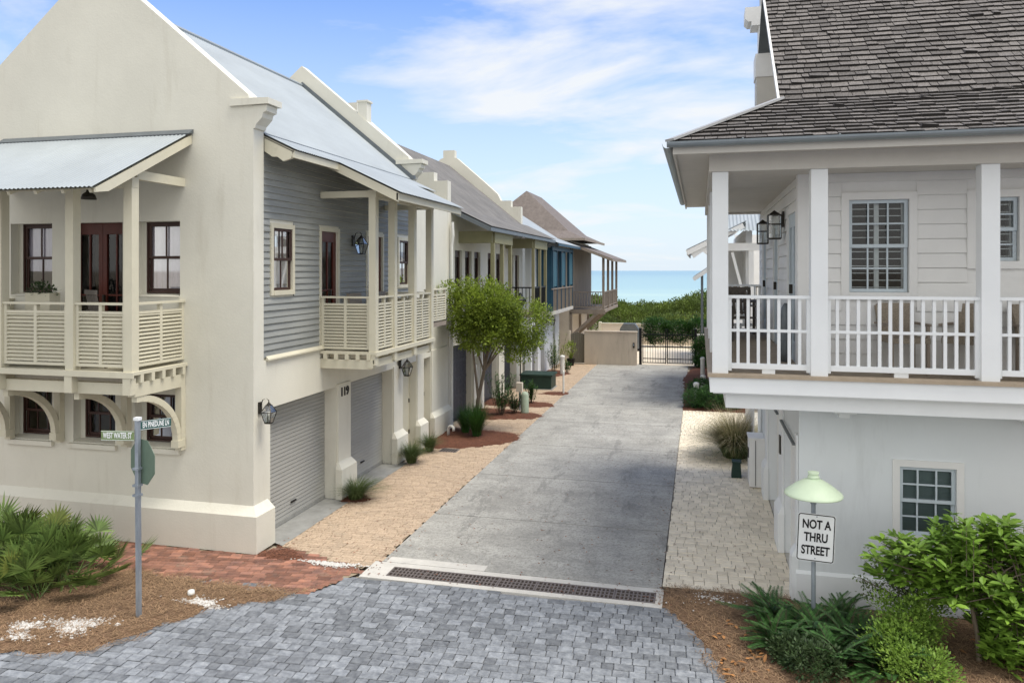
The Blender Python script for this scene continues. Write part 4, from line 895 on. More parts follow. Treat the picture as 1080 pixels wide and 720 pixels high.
m = MB(); corr(m, (-12.15,11.05,ps(11.05)-.03),(-8.25,11.05,ps(11.05)-.03),(-12.15,8.92,ps(8.92)-.03),(-8.25,8.92,ps(8.92)-.03)); pr_ = m.build('porch_roof', 'metalroof', H1, smooth=True, fixn=False)
m = MB(); 
for xx in (-12.13,-8.29): m.prism([(xx,8.96,ps(8.96)-.04),(xx,11.04,ps(11.04)-.04),(xx,11.04,ps(11.04)-.19),(xx,9.2,ps(9.2)-.19),(xx,8.96,ps(8.96)-.10)], (.035,0,0))
m.add([(-12.1,8.97,ps(8.97)-.05),(-8.3,8.97,ps(8.97)-.05),(-8.3,11.04,ps(11.04)-.05),(-12.1,11.04,ps(11.04)-.05)], [(0,1,2,3)])
xx = -11.8
while xx < -8.4: m.bar((xx,9.05,ps(9.05)-.10),(xx,11.0,ps(11.0)-.10),.05,.09); xx += .48
m.build('rafters', 'creamtrim', pr_)
m = MB(); m.prism([(-12.16,11.046,ps(11.05)+.05),(-12.16,10.93,ps(10.93)+.030),(-12.16,10.93,ps(10.93)+.02),(-12.16,11.046,ps(11.05)-.02)], (3.93,0,0)); m.build('flashing', 'flash', pr_)
# wall lanterns
def lantern(x, y, z, face, label, group, sc=1.0, shape='taper', gm='glassclear'):
    t_ = thing('wall_lantern', (x, y, z), label, 'lantern', group)
    fr = (lambda a, d, q: (x+d*sc, y+a*sc, z+q*sc)) if face == 'X' else ((lambda a, d, q: (x-d*sc, y+a*sc, z+q*sc)) if face == 'W' else (lambda a, d, q: (x+a*sc, y-d*sc, z+q*sc)))
    m = MB(); m.lb(fr, -.05, .05, 0, .03, .16, .38); m.build('back_plate', 'bronze', t_)
    m = MB(); pts = [fr(0,.03,.30), fr(0,.07,.42), fr(0,.14,.46), fr(0,.20,.42), fr(0,.20,.36)] if shape != 'box' else [fr(0,.0,.30), fr(0,.13,.36)]; m.tube(pts, .009*sc, 6)
    c = .2; B0, B1, B2 = .055, .105, .04
    if shape == 'box': B0, B1, B2, c = .085, .085, .085, .13
    rings = [(B0,0),(B1,.20),(B2,.33)]
    for sa in (-1,1):
        for sd_ in (-1,1):
            for (r0,z0),(r1,z1) in zip(rings, rings[1:]): m.bar(fr(sa*r0,c+sd_*r0,z0), fr(sa*r1,c+sd_*r1,z1), .012*sc, .012*sc)
    for r, zz in rings:
        q = [fr(-r,c-r,zz), fr(r,c-r,zz), fr(r,c+r,zz), fr(-r,c+r,zz)]
        for i in range(4): m.bar(q[i], q[(i+1)%4], .012*sc, .012*sc)
    q = [fr(-B2,c-B2,.33), fr(B2,c-B2,.33), fr(B2,c+B2,.33), fr(-B2,c+B2,.33), fr(0,c,.40)]; m.add(q, [(0,1,4),(1,2,4),(2,3,4),(3,0,4),(0,3,2,1)])
    m.lb(fr, -B0, B0, c-B0, c+B0, -.015, .0)
    m.build('cage', 'bronze', t_)
    g = MB()
    for (r0,z0),(r1,z1) in zip(rings, rings[1:]):
        lo = [fr(-r0,c-r0,z0), fr(r0,c-r0,z0), fr(r0,c+r0,z0), fr(-r0,c+r0,z0)]; hi = [fr(-r1,c-r1,z1), fr(r1,c-r1,z1), fr(r1,c+r1,z1), fr(-r1,c+r1,z1)]
        g.add(lo+hi, [(i,(i+1)%4,4+(i+1)%4,4+i) for i in range(4)])
    g.build('glass', gm, t_)
    m = MB(); m.tube([fr(0,c,.0), fr(0,c,.14)], .014*sc, 8); m.build('candle_tube', 'pvc', t_)
    return t_
GL = 'bronze wall lanterns on the cream house'
lantern(-7.1,11.22,2.08,'X','bronze lantern with clear tapered glass on the corner pillar left of the first roller door', GL, .88)
lantern(-7.07,17.2,2.06,'X','bronze lantern on the pillar between the second roller door and the beige side door', GL, 1.0)
lantern(-7.12,14.75,4.95,'X','bronze lantern on the grey clapboard wall beside the balcony door', GL, 1.0)
t_ = thing('porch_light', (-10.1,11.0,5.75), 'small dark bell shaped light on the wall under the front porch roof', 'lamp'); m = MB(); m.bar((-10.05,11.04,5.98),(-10.05,10.8,5.98),.03,.03); m.build('arm', 'bronze', t_); MB().lathe((-10.05,10.75), [(.13,5.80),(.10,5.88),(.04,5.93),(.03,5.99)], 12).build('shade', 'bronze', t_, smooth=True)

# furniture
def slat_chair(x, y, z, rz, label, group, mt='teak', name='slatted_chair', bh=.95):
    t_ = thing(name, (x, y, z), label, 'chair', group); m = MB()
    o = Vector((x, y, z))
    def bx(m, x0,x1,y0,y1,z0,z1): m.box(x+x0,x+x1,y+y0,y+y1,z+z0,z+z1)
    for k in range(6): bx(m, -.24, .24, -.24+k*.08, -.24+k*.08+.065, .42, .445)
    m.build('seat', mt, t_); m = MB()
    for k in range(7): xx = -.22+k*.0733; m.bar((x+xx,y+.25,z+.48),(x+xx,y+.36,z+bh-.02),.045,.015,up=(0,1,0))
    m.bar((x-.26,y+.365,z+bh),(x+.26,y+.365,z+bh),.03,.07); m.build('backrest', mt, t_)
    for sx in (-1,1):
        m = MB(); bx(m, sx*.25-.022, sx*.25+.022, -.25, -.205, 0, .64); m.build('leg', mt, t_)
        m = MB(); m.bar((x+sx*.25,y+.22,z),(x+sx*.25,y+.33,z+.92),.04,.04); m.build('leg', mt, t_)
        m = MB(); bx(m, sx*.25-.03, sx*.25+.03, -.27, .28, .64, .665); m.build('armrest', mt, t_)
    t_.rotation_euler.z = rz; return t_
c0 = slat_chair(-11.55,10.55,3.05, rad(175), 'greyed slatted chair at the left edge of the front porch', 'slatted wooden chairs on the front porch', bh=1.2)
copy_tree(c0, (-9.25,10.45,3.05), rad(150), 'greyed slatted chair between the red brown doors and the porch corner post')
t_ = thing('porch_table', (-10.75,10.5,3.05), 'small wooden side table carrying the planter on the front porch', 'table'); m = MB(); m.box(-11.05,-10.45,10.3,10.75,3.70,3.74); m.build('table_top', 'teak', t_)
for sx in (-11.0,-10.5):
    for sy in (10.34,10.71): m = MB(); m.box(sx-.02,sx+.02,sy-.02,sy+.02,3.05,3.7); m.build('leg', 'teak', t_)
t_ = thing('planter', (-10.7,10.5,3.74), 'low planter with brown grey plants on the front porch table', 'planter'); m = MB(); m.box(-11.0,-10.5,10.4,10.62,3.742,4.22); m.build('pot', 'creamtrim', t_); m = MB(); crown(m, [(-10.75,10.5,4.27,.25,.1,.1)], 40, 10, .06, .03, spread=.05); m.build('foliage', 'lf_small', t_, fixn=False)
for (yy, lb_) in ((14.6,'dark cushioned lounge chair behind the louvred side balcony near the lantern'),(15.9,'dark cushioned lounge chair at the far end of the side balcony')):
    t_ = thing('lounge_chair', (-6.6,yy,3.05), lb_, 'chair', 'dark lounge chairs on the side balcony')
    m = MB(); m.box(-6.95,-6.45,yy-.3,yy+.3,3.30,3.42); m.build('seat', 'wicker', t_); m = MB(); m.bar((-6.95,yy,3.38),(-7.02,yy,4.12),.58,.06,up=(1,0,0)); m.build('backrest', 'wicker', t_)
    for sx in (-6.93,-6.47):
        for sy in (-.27,.27): m = MB(); m.box(sx-.02,sx+.02,yy+sy-.02,yy+sy+.02,3.05,3.3); m.build('leg', 'blackmetal', t_)
    for sy in (-.33,.33): m = MB(); m.box(-6.95,-6.45,yy+sy-.03,yy+sy+.03,3.62,3.66); m.build('armrest', 'wicker', t_)

# ================================================================ STREET SIGNS
sx_, sy_ = -7.21, 8.54
t_ = thing('sign_post', (sx_, sy_, .02), 'galvanised square sign post standing in the pine straw at the corner', 'sign post')
m = MB(); m.bar((sx_+.02,sy_,0),(sx_,sy_,2.62),.052,.052); m.build('post', 'galv', t_); m = MB(); m.box(sx_-.037,sx_+.037,sy_-.037,sy_+.037,2.62,2.66); m.build('cap', 'white', t_)
for z in (1.97,1.62,1.75): m = MB(); m.box(sx_-.045,sx_+.045,sy_-.045,sy_+.045,z,z+.03); m.build('clamp', 'galv', t_)
rt = Vector((.9707,.2403,0)); fw_ = Vector((-.2403,.9707,0))
def rotv(v, a): return Vector((v.x*math.cos(a)-v.y*math.sin(a), v.x*math.sin(a)+v.y*math.cos(a), 0))
u = rotv(rt, rad(-35)); n = rotv(u, rad(90)); c = Vector((sx_,sy_,0))+n*.05+u*.03; m = MB(); oc = []
for k in range(8):
    th = math.pi/8+k*math.pi/4; oc.append(tuple(c+u*.315*math.cos(th)+Vector((0,0,2.07-.0+.315*math.sin(th)))-Vector((0,0,.0))))
m.prism(oc, tuple(n*.006)); o = m.build('stop_sign', 'signback'); tag(o, 'octagonal sign seen from its green back, fixed to the galvanised post', 'road sign')
def blade(P0, ud, ln, h, z, mt, txt, label, flip=1, ts=.10, tx=.62):
    P0 = Vector(P0); ud = ud.normalized(); n = Vector((ud.y, -ud.x, 0)); t_ = thing('street_name_sign', (P0.x, P0.y, z), label, 'street sign', 'street name blades'); m = MB()
    m.prism([tuple(P0+Vector((0,0,z-h/2))), tuple(P0+ud*ln+Vector((0,0,z-h/2))), tuple(P0+ud*ln+Vector((0,0,z+h/2))), tuple(P0+Vector((0,0,z+h/2)))], tuple(-n*.006)); m.build('panel', mt, t_)
    b = MB()
    for zz in (z-h/2+.008, z+h/2-.008): b.bar(tuple(P0+n*.001+Vector((0,0,zz))), tuple(P0+ud*ln+n*.001+Vector((0,0,zz))), .002, .005)
    b.build('border', 'white', t_)
    text_mesh(txt, 'lettering', basis(P0+ud*ln/2+n*.003+Vector((0,0,z)), ud, (0,0,1)), ts, 'white', t_, sx=tx, off=.0025, ext=.001)
pc = Vector((sx_,sy_,0)); uL = rotv(rt, rad(-4))
blade(pc-uL*.48+rotv(uL,rad(-90))*.035, uL, .45, .13, 2.42, 'signgreen', 'WEST WATER ST', 'faded green street blade on the left of the post reading WEST WATER ST', ts=.105, tx=.49)
uR = rotv(rt, rad(38)); blade(pc+uR*.035, uR, .38, .125, 2.545, 'signteal', 'EN PINEDUNE LN', 'dark green street blade turned away to the right at the top of the post', ts=.10, tx=.42)
# low street lamp with plate
lx, ly = 1.41, 10.33
t_ = thing('street_lamp', (lx, ly, .03), 'low street lamp with pale green cone shade in the front right bed', 'street lamp')
m = MB(); m.tube([(lx,ly,0),(lx+.0,ly,1.70)], .028, 12); m.build('pole', 'galv', t_, smooth=False); m = MB(); m.lathe((lx,ly), [(.036,1.62),(.042,1.66),(.042,1.74),(.030,1.75)], 14); m.build('socket', 'galv', t_)
m = MB(); m.lathe((lx,ly), [(.352,1.735),(.355,1.745),(.345,1.768),(.22,1.865),(.12,1.925),(.07,1.945),(.06,1.945)], 36); m.build('lamp_shade', 'pale_green', t_, smooth=True)
m = MB(); m.lathe((lx,ly), [(.062,1.945),(.072,1.955),(.072,1.975),(.058,1.985),(.058,2.0),(.070,2.01),(.068,2.03),(.02,2.04)], 20); m.build('finial', 'pale_green', t_, smooth=False)
ur = rotv(rt, rad(-14)); rl = rad(-2.6); u = (ur*math.cos(rl)+Vector((0,0,1))*math.sin(rl)); v = (-ur*math.sin(rl)+Vector((0,0,1))*math.cos(rl)); n = u.cross(v); c = Vector((lx,ly,1.20))-fw_*.040+rt*.015
t_ = thing('road_sign', tuple(c-v*.3), 'white rectangular road sign reading NOT A THRU STREET hung on the lamp pole', 'road sign')
def rrect(c, u, v, hw, hh, r, k=5):
    p = []
    for cx, cy, a0 in ((hw-r,hh-r,0),(-hw+r,hh-r,90),(-hw+r,-hh+r,180),(hw-r,-hh+r,270)):
        for i in range(k+1): a = rad(a0+90*i/k); p.append(c+u*(cx+r*math.cos(a))+v*(cy+r*math.sin(a)))
    return p
m = MB(); m.prism(rrect(c,u,v,.228,.305,.035), -n*.004); m.build('panel', 'white', t_)
m = MB(); A = rrect(c+n*.0015,u,v,.221,.298,.032); Bq = rrect(c+n*.0015,u,v,.209,.286,.024); k = len(A); m.add(A+Bq, [(i,(i+1)%k,k+(i+1)%k,k+i) for i in range(k)]); m.build('border', 'blackmetal', t_)
for i, s_ in enumerate(('NOT A','THRU','STREET')): text_mesh(s_, 'lettering', basis(c+n*.003+v*(.165-i*.165), u, v), .155, 'blackmetal', t_, sx=.70 if i < 2 else .67, off=.004, ext=.001)
m = MB()
for s_ in (-.26,.27): 
    q = c+v*s_; m.tube([q-n*.002, q+n*.006], .008, 8)
m.build('bolt', 'galv', t_)

# ================================================================ WHITE PORCH HOUSE (right)
HR = thing('porch_house', (4.5,14.5,0), 'white two storey house with cedar shingle roof and a railed upper porch on the right', 'house')
fF = FN(11.2); fW = FW(1.34); fU = FN(11.22)
m = MB(); panel(m, fF, 1.34, 9.5, 0, 3.0, .3, [(2.62,3.31,1.03,1.96),(4.25,4.95,1.03,1.96)])
sh_ = [(11.42,13.08,0,2.12),(13.72,16.0,0,2.12)]
panel(m, fW, 11.5, 18.4, 0, 3.0, .3, sh_); m.box(1.34,9.5,18.1,18.4,0,6.0); m.box(9.2,9.5,11.5,18.1,0,6.0)
wl = m.build('wall', 'whitestucco', HR)
m = MB(); m.prism([fF(1.30,0.002,0),fF(1.30,.04,0),fF(1.30,.04,.40),fF(1.30,.002,.44)], (8.2,0,0)); m.build('plinth', 'white', HR)
for (a0,a1) in ((2.62,3.31),(4.25,4.95)): window(HR, fF, a0, a1, 1.03, 1.96, 3, 2, fm='bluegrey', cm='warmwhite', cw=.09, rec=.03, shutter='closed', proud=.02)
for a0, a1 in ((11.22,11.42),(13.08,13.72),(16.0,16.5)):
    m = MB(); flare_col(m, fW, a0+.02, a1-.02, .003, .03, 2.30, .07, .62); m.build('pillar', 'white', HR)
m = MB(); m.lb(fW, 11.42, 13.08, -.16, -.10, 0, 2.12)
for k in range(1, 5): m.lb(fW, 11.42, 13.08, -.10, -.094, k*.42, k*.42+.008)
d_ = m.build('garage_door', 'warmwhite', HR)
m = MB(); m.lb(fW, 13.72, 16.0, -.22, -.16, 0, 2.12); m.lb(fW, 14.84, 14.86, -.16, -.15, 0, 2.1); d_ = m.build('garage_door', 'warmwhite', HR)
m = MB(); m.lb(fW, 11.35, 13.12, 0.03, .07, 2.13, 2.16); m.lb(fW, 13.7, 16.05, .03, .07, 2.13, 2.16); m.build('door_flashing', 'flash', HR)
m = MB(); m.lb(fW, 13.28, 13.42, .031, .055, 1.55, 1.85); m.build('door_bell', 'bronze', HR)
# upper walls
m = MB(); uh = [(1.98,2.74,4.30,5.56),(3.53,4.05,4.72,5.56),(5.6,6.4,4.30,5.56)]
panel(m, fU, 1.36, 9.4, 3.0, 5.93, .2, uh); su = [(11.55,12.55,3.27,5.45),(14.1,14.95,3.27,5.45),(16.5,17.4,3.27,5.45)]
fWu = FW(1.36); panel(m, fWu, 11.42, 18.1, 3.0, 5.93, .2, su); m.box(1.2,9.4,13.0,18.1,5.93,6.0); m.build('upper_wall', 'warmwhite', HR)
m = MB(); siding(m, fU, 1.52, 9.4, 3.26, 5.93, .195, [(h[0]-.09,h[1]+.09,h[2]-.12,h[3]+.1) for h in uh], thick=.024, gap=.012); siding(m, fWu, 11.36, 18.08, 3.26, 5.93, .195, [(h[0]-.1,h[1]+.1,h[2],h[3]+.1) for h in su], thick=.024, gap=.012)
m.build('siding', 'warmwhite', HR)
m = MB(); m.box(1.32,1.50,11.17,11.215,3.26,5.93); m.box(1.315,1.355,11.216,11.35,3.26,5.93); m.build('corner_board', 'warmwhite', HR)
for (a0,a1,z0,z1) in uh: window(HR, fU, a0+.005, a1-.005, z0, z1, 3 if a1-a0 > .6 else 2, 2, fm='bluegrey', cm='warmwhite', cw=.10, rec=.02, shutter=True, proud=.04)
for (a0,a1,z0,z1) in su: fdoor(HR, fWu, a0, a1, z0, z1, mt='bluegrey', rec=-.005, leaves=2 if a1-a0 > .9 else 1, cw=.10, cm='warmwhite')
# porch floor, fascia boards
m = MB(); m.box(.10,9.5,10.14,11.2,3.22,3.262); m.box(.10,1.34,11.2,18.4,3.22,3.262); dk = m.build('porch_deck', 'deckboard', HR)
m = MB(); m.box(.13,9.5,10.17,10.21,3.02,3.219); m.box(.13,.17,10.211,18.3,3.02,3.219); m.box(.33,9.5,10.34,10.40,2.80,3.018); m.box(.33,.39,10.401,18.2,2.80,3.018); m.box(.17,9.5,10.211,10.339,3.0,3.018)
m.box(.39,9.5,10.401,11.19,2.84,2.86); m.box(.39,1.33,11.191,18.2,2.84,2.86); m.build('fascia', 'white', HR)
m = MB()
for xx in (1.75,3.95,6.0): m.box(xx,xx+.28,10.9,11.19,2.68,2.80); m.box(xx+.07,xx+.20,10.95,11.05,2.62,2.68)
m.build('soffit_lamp_box', 'white', HR)
ppx = [(.16,.36),(1.37,1.57),(3.30,3.50),(5.2,5.4),(7.1,7.3)]
for x0, x1 in ppx: m = MB(); m.box(x0,x1,10.24,10.44,3.262,5.88); m.build('porch_post', 'white', HR)
for yy in (12.9,15.5,18.1): m = MB(); m.box(.16,.36,yy-.1,yy+.1,3.262,5.88); m.build('porch_post', 'white', HR)
def balus(m, P0, P1, n):
    P0 = Vector((*P0,0)); P1 = Vector((*P1,0)); u = (P1-P0).normalized(); nn = Vector((u.y,-u.x,0)); Ln = (P1-P0).length
    fr = lambda a,d,z: tuple(P0+u*a+nn*d+Vector((0,0,z)))
    m.lb(fr,0,Ln,-.045,.045,4.235,4.275); m.lb(fr,0,.045,-.025,.025,3.29,4.235); m.lb(fr,Ln-.045,Ln,-.025,.025,3.29,4.235)
    m.lb(fr,.045,Ln-.045,-.025,.025,3.80,3.835); m.lb(fr,.045,Ln-.045,-.03,.03,3.32,3.39); m.lb(fr,Ln/2-.08,Ln/2+.08,-.02,.02,3.262,3.32)
    for k in range(1, n+1): a = Ln*k/(n+1); m.lb(fr,a-.019,a+.019,-.019,.019,3.39,3.80); m.lb(fr,a-.019,a+.019,-.019,.019,3.835,4.235)
for (x0,x1,n) in ((.36,1.37,7),(1.57,3.30,13),(3.50,5.2,12),(5.4,7.1,12)):
    m = MB(); balus(m, (x0,10.34), (x1,10.34), n); m.build('porch_railing', 'white', HR)
for (y0,y1,n) in ((10.44,12.8,17),(13.0,15.4,17),(15.6,18.0,17)):
    m = MB(); balus(m, (.26,y0), (.26,y1), n); m.build('porch_railing', 'white', HR)
m = MB(); balus(m, (.36,18.1), (1.34,18.1), 7); m.build('porch_railing', 'white', HR)
m = MB(); m.box(.12,9.5,10.20,10.48,5.881,6.12); m.box(.12,.40,10.481,18.3,5.881,6.12); m.box(.401,1.34,18.0,18.2,5.881,6.0)
m.box(.40,9.5,10.481,11.2,5.925,5.96); m.box(.40,1.36,11.2,18.0,5.925,5.96)
m.box(-.30,9.5,9.80,10.199,6.10,6.13); m.box(-.30,.119,10.2,18.6,6.10,6.13); m.box(-.33,9.5,9.775,9.80,6.06,6.20); m.box(-.33,-.30,9.80,18.6,6.06,6.20)
m.build('porch_ceiling', 'soffit', HR)
# gutters: half round with straps
def gutter(m, P0, P1, n):
    P0 = Vector(P0); P1 = Vector(P1); n = Vector(n); k = 8; r = .065; prev = None; b = len(m.v)
    for P in (P0, P1):
        for i in range(k+1): th = math.pi*i/k; m.v.append(tuple(P+n*(-r*math.cos(th))+Vector((0,0,-r*math.sin(th)))))
        for i in range(k+1): th = math.pi*(k-i)/k; m.v.append(tuple(P+n*(-(r-.004)*math.cos(th))+Vector((0,0,-(r-.004)*math.sin(th)))))
    K = 2*(k+1)
    for i in range(K): m.f.append((b+i, b+(i+1)%K, b+K+(i+1)%K, b+K+i))
    m.f.append(tuple(b+i for i in range(K))); m.f.append(tuple(b+K+i for i in range(K)))
m = MB(); gutter(m, (-.40,9.70,6.20), (9.5,9.70,6.215), (0,-1,0))
for k in range(9): m.lathe((.5+k*1.15,9.70), [(.068,6.13),(.068,6.14)], 10) if False else m.box(.5+k*1.1,.52+k*1.1,9.628,9.775,6.205,6.215)
m.build('gutter', 'gutter', HR); m = MB(); gutter(m, (-.40,9.77,6.20), (-.40,18.6,6.215), (-1,0,0)); m.build('gutter', 'gutter', HR)
# shingles
def shingles(m, o, u, v, L_, up, holes=None, expo=.145, clip=None):
    o = Vector(o); u = Vector(u).normalized(); v = Vector(v).normalized(); n = u.cross(v).normalized()
    if n.z < 0: n = -n
    k = 0; s = 0
    while s < up:
        a = -R.uniform(0,.15); ph = R.uniform(0,6)
        while a < L_:
            wd = R.choice((.10,.13,.16,.19,.23,.26)); a1 = a+wd-.009
            lo, hi = (0, L_) if clip is None else clip(s)
            x0, x1 = max(a, lo), min(a1, hi)
            if x1-x0 > .02:
                b = s+R.uniform(-.010,.010)+.008*math.sin(a*1.3+ph); t0 = R.uniform(.022,.036); lift = R.uniform(0,.006)+( .02 if R.random()<.02 else 0); top = b+expo+.06; dr = R.uniform(-.008,.008)
                P = lambda x, y, h: tuple(o+u*x+v*y+n*h)
                m.add([P(x0,b+dr,.004),P(x1,b-dr,.004),P(x1,top,-.006),P(x0,top,-.006),P(x0,b+dr,.004+t0+lift),P(x1,b-dr,.004+t0+lift*R.random()),P(x1,top,.0),P(x0,top,.0)],
                      [(4,5,6,7),(0,1,5,4),(1,2,6,5),(3,0,4,7)])
            a += wd
        s += expo
    return m
sl1 = Vector((0,1.43,.75)); l1 = sl1.length; sl2 = Vector((0,3.0,2.72)); l2 = sl2.length
m = MB(); shingles(m, (-.36,9.77,6.21), (1,0,0), sl1, 9.9, l1, clip=lambda s: (s/l1*1.43+.06, 9.9))
shingles(m, (1.09,11.2,6.96), (1,0,0), sl2, 8.4, l2+.2)
shingles(m, (-.36,9.77,6.21), (0,1,0), (1.43,0,.75), 8.9, l1, clip=lambda s: (s/l1*1.43+.06, 8.9))
rf = m.build('roof', 'shingle', HR, fixn=False); rf.data.materials.append(M['butt_shade'])
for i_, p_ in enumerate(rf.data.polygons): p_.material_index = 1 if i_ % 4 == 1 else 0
m = MB(); m.add([(-.34,9.79,6.20),(9.5,9.79,6.20),(9.5,11.22,6.95),(1.09,11.22,6.95)], [(0,1,2,3)]); m.add([(1.10,11.2,6.94),(9.5,11.2,6.94),(9.5,14.3,9.76),(1.10,14.3,9.76)], [(0,1,2,3)]); m.add([(-.34,9.79,6.20),(1.07,11.22,6.95),(1.07,18.6,6.95),(-.34,18.6,6.20)], [(0,1,2,3)])
m.add([(1.10,14.3,9.76),(9.5,14.3,9.76),(9.5,18.5,6.2),(1.10,18.5,6.2)], [(0,1,2,3)])
m.build('roof_deck', 'flash', rf)
m = MB(); m.bar((-.37,9.76,6.24),(1.09,11.2,7.0),.16,.03); m.build('hip_flashing', 'galvtrim', rf); m = MB(); m.bar((1.07,11.2,6.98),(1.07,14.35,9.83),.03,.06); m.build('rake_trim', 'warmwhite', rf)
# side gable wall with stepped bracket
m = MB()
m.prism([(1.5,11.3,6.95),(1.5,14.3,9.68),(1.5,18.0,6.95)], (.1,0,0)); m.build('gable_wall', 'soffit', HR)
m = MB(); m.box(1.07,1.9,15.45,15.95,6.9,8.35); m.build('gable_tower', 'soffit', HR)
m = MB(); m.box(1.05,1.9,15.43,15.97,8.35,8.80); m.box(1.12,1.9,15.47,15.93,8.80,9.42); m.prism([(.86,15.45,9.50),(.86,15.45,9.72),(1.9,15.45,9.72),(1.9,15.45,9.36),(.98,15.45,9.36),(.98,15.45,9.44),(.92,15.45,9.44)], (0,.5,0)); m.build('gable_cap', 'warmwhite', HR)
m = MB(); m.box(1.16,1.9,15.47,15.93,9.72,11.5); m.build('gable_tower', 'soffit', HR)
# downspout
m = MB(); m.tube([(1.27,17.6,2.78),(1.25,17.6,2.6),(1.29,17.6,2.45),(1.29,17.6,.15),(1.18,17.6,.06)], .045, 10); m.build('downspout', 'white', HR)
GL2 = 'black box lanterns on the white porch'
lantern(1.33,13.05,5.12,'W','nearer black box lantern beside the porch doors of the white house', GL2, 1.15, 'box', 'glassclear'); lantern(1.33,15.4,5.12,'W','farther black box lantern beside the porch doors of the white house', GL2, 1.15, 'box', 'glassclear')
# utilities
t_ = thing('utility_cabinet', (1.19,17.1,0), 'tall beige utility cabinet against the white wall beside the cream patio', 'cabinet')
m = MB(); m.box(1.02,1.335,16.8,17.35,.02,1.02); m.build('body', 'warmwhite', t_); m = MB(); m.box(1.0,1.335,16.77,17.38,1.02,1.06); m.build('lid', 'warmwhite', t_); m = MB(); m.box(1.005,1.019,16.95,17.1,.6,.8); m.build('latch', 'blackmetal', t_)
m = MB(); m.box(1.14,1.15,16.787,16.8,.05,1.0); m.build('seam', 'blackmetal', t_)
t_ = thing('irrigation_box', (.78,17.6,0), 'small dark green box standing on the cream patio in front of the feather grass', 'utility box')
m = MB(); m.prism([(.68,17.5,0),(.90,17.5,0),(.88,17.5,.34),(.71,17.5,.34)], (0,.22,0)); m.build('body', 'green_util', t_); m = MB(); m.box(.69,.90,17.48,17.74,.34,.365); m.build('lid', 'green_util', t_)
t_ = thing('side_fence', (1.4,20.5,0), 'pale boarded fence panel beyond the white house wall', 'fence'); m = MB()
for k in range(10): y = 19.0+k*.32; m.box(1.24,1.27,y,y+.30,.05,1.9)
m.build('board', 'warmwhite', t_); m = MB(); m.box(1.22,1.30,18.95,22.3,1.9,1.95); m.build('rail', 'warmwhite', t_)
# porch furniture
def wick(x, y, z, rz, label):
    t_ = thing('wicker_chair', (x,y,z), label, 'chair', 'wicker chairs on the white porch')
    m = MB(); m.box(x-.24,x+.24,y-.25,y+.22,z+.40,z+.47); m.build('seat', 'wicker', t_)
    m = MB(); m.prism([(x-.22,y+.20,z+.47),(x+.22,y+.20,z+.47),(x+.25,y+.27,z+.86),(x+.20,y+.28,z+.90),(x-.20,y+.28,z+.90),(x-.25,y+.27,z+.86)], (0,.04,0)); m.build('backrest', 'wicker', t_)
    for sx in (-1,1):
        m = MB(); m.bar((x+sx*.22,y-.22,z),(x+sx*.22,y-.22,z+.62),.035,.035); m.build('leg', 'brownwood', t_)
        m = MB(); m.bar((x+sx*.22,y+.22,z),(x+sx*.22,y+.22,z+.5),.035,.035); m.build('leg', 'brownwood', t_)
        m = MB(); m.box(x+sx*.25-.025,x+sx*.25+.025,y-.25,y+.25,z+.62,z+.65); m.build('armrest', 'brownwood', t_)
    t_.rotation_euler.z = rz; return t_
wick(2.58,10.86,3.262,rad(8),'brown wicker chair behind the porch railing directly under the shuttered window')
wick(3.36,10.88,3.262,rad(-35),'brown wicker chair partly hidden behind the third porch post'); wick(4.25,10.9,3.262,rad(30),'brown wicker chair at the right edge of the photo on the white porch')
c1 = slat_chair(.75,15.2,3.262, rad(20), 'greyed slatted dining chair nearer the corner on the side porch', 'slatted chairs on the side porch', name='dining_chair')
copy_tree(c1, (.75,17.1,3.262), rad(185), 'greyed slatted dining chair farther along the side porch, beyond the table')
t_ = thing('dining_table', (.8,16.2,3.262), 'greyed slatted table on the side porch between the two dining chairs', 'table'); m = MB()
for k in range(7): m.box(.45+k*.1,.54+k*.1,15.7,16.7,3.96,3.99)
m.build('table_top', 'teak', t_)
for sx in (.5,1.1):
    for sy in (15.75,16.65): m = MB(); m.box(sx-.025,sx+.025,sy-.025,sy+.025,3.262,3.96); m.build('leg', 'teak', t_)
m = MB(); m.lathe((1.22,11.75), [(.07,3.262),(.085,3.4),(.08,3.8),(.06,4.05),(.02,4.12)], 12); tag(m.build('closed_parasol', 'flash', smooth=True), 'closed dark grey parasol standing against the porch wall at the corner of the white house', 'parasol')

# ================================================================ HOUSES DOWN THE LEFT SIDE
def gable_wall(m, Y0, th, xr, xl, pts): m.prism([(x, Y0, z) for x, z in pts], (0, th, 0))
H2 = thing('row_house', (-10,25.5,0), 'beige stucco row house with stepped gables, grey roof and olive porches behind the tree', 'house')
xr, xl = -7.1, -13.3; xc = -10.2
prof = [(xl,0),(xr,0),(xr,7.20),(xr-.42,7.20),(xr-.42,7.46),(xr-.85,7.46),(xr-1.0,7.75),(xr-1.5,8.2),(xc+.35,9.28),(xc+.25,9.30),(xc+.25,9.62),(xc-.25,9.62),(xc-.25,9.30),(xc-.35,9.28),(xl+1.5,8.2),(xl+1.0,7.75),(xl+.85,7.46),(xl+.42,7.46),(xl+.42,7.2),(xl,7.2)]
m = MB(); m.prism([(x,20.91,z) for x,z in prof], (0,.3,0)); m.prism([(x,30.2,z) for x,z in prof], (0,.3,0)); panel(m, FX(-7.1), 21.21, 30.2, 0, 6.4, .25, [(21.4,23.3,0,2.35),(24.5,26.4,0,2.35),(27.2,29.1,0,2.35),(21.6,22.3,3.1,5.2),(22.6,23.3,3.1,5.2),(23.6,24.3,3.1,5.2),(25.2,25.9,3.1,5.2),(26.3,27.1,3.1,5.2),(28.2,28.9,3.1,5.2),(29.2,29.9,3.1,5.2)]); m.box(-13.3,-13.0,21.21,30.2,0,6.4); m.build('wall', 'cream', H2)
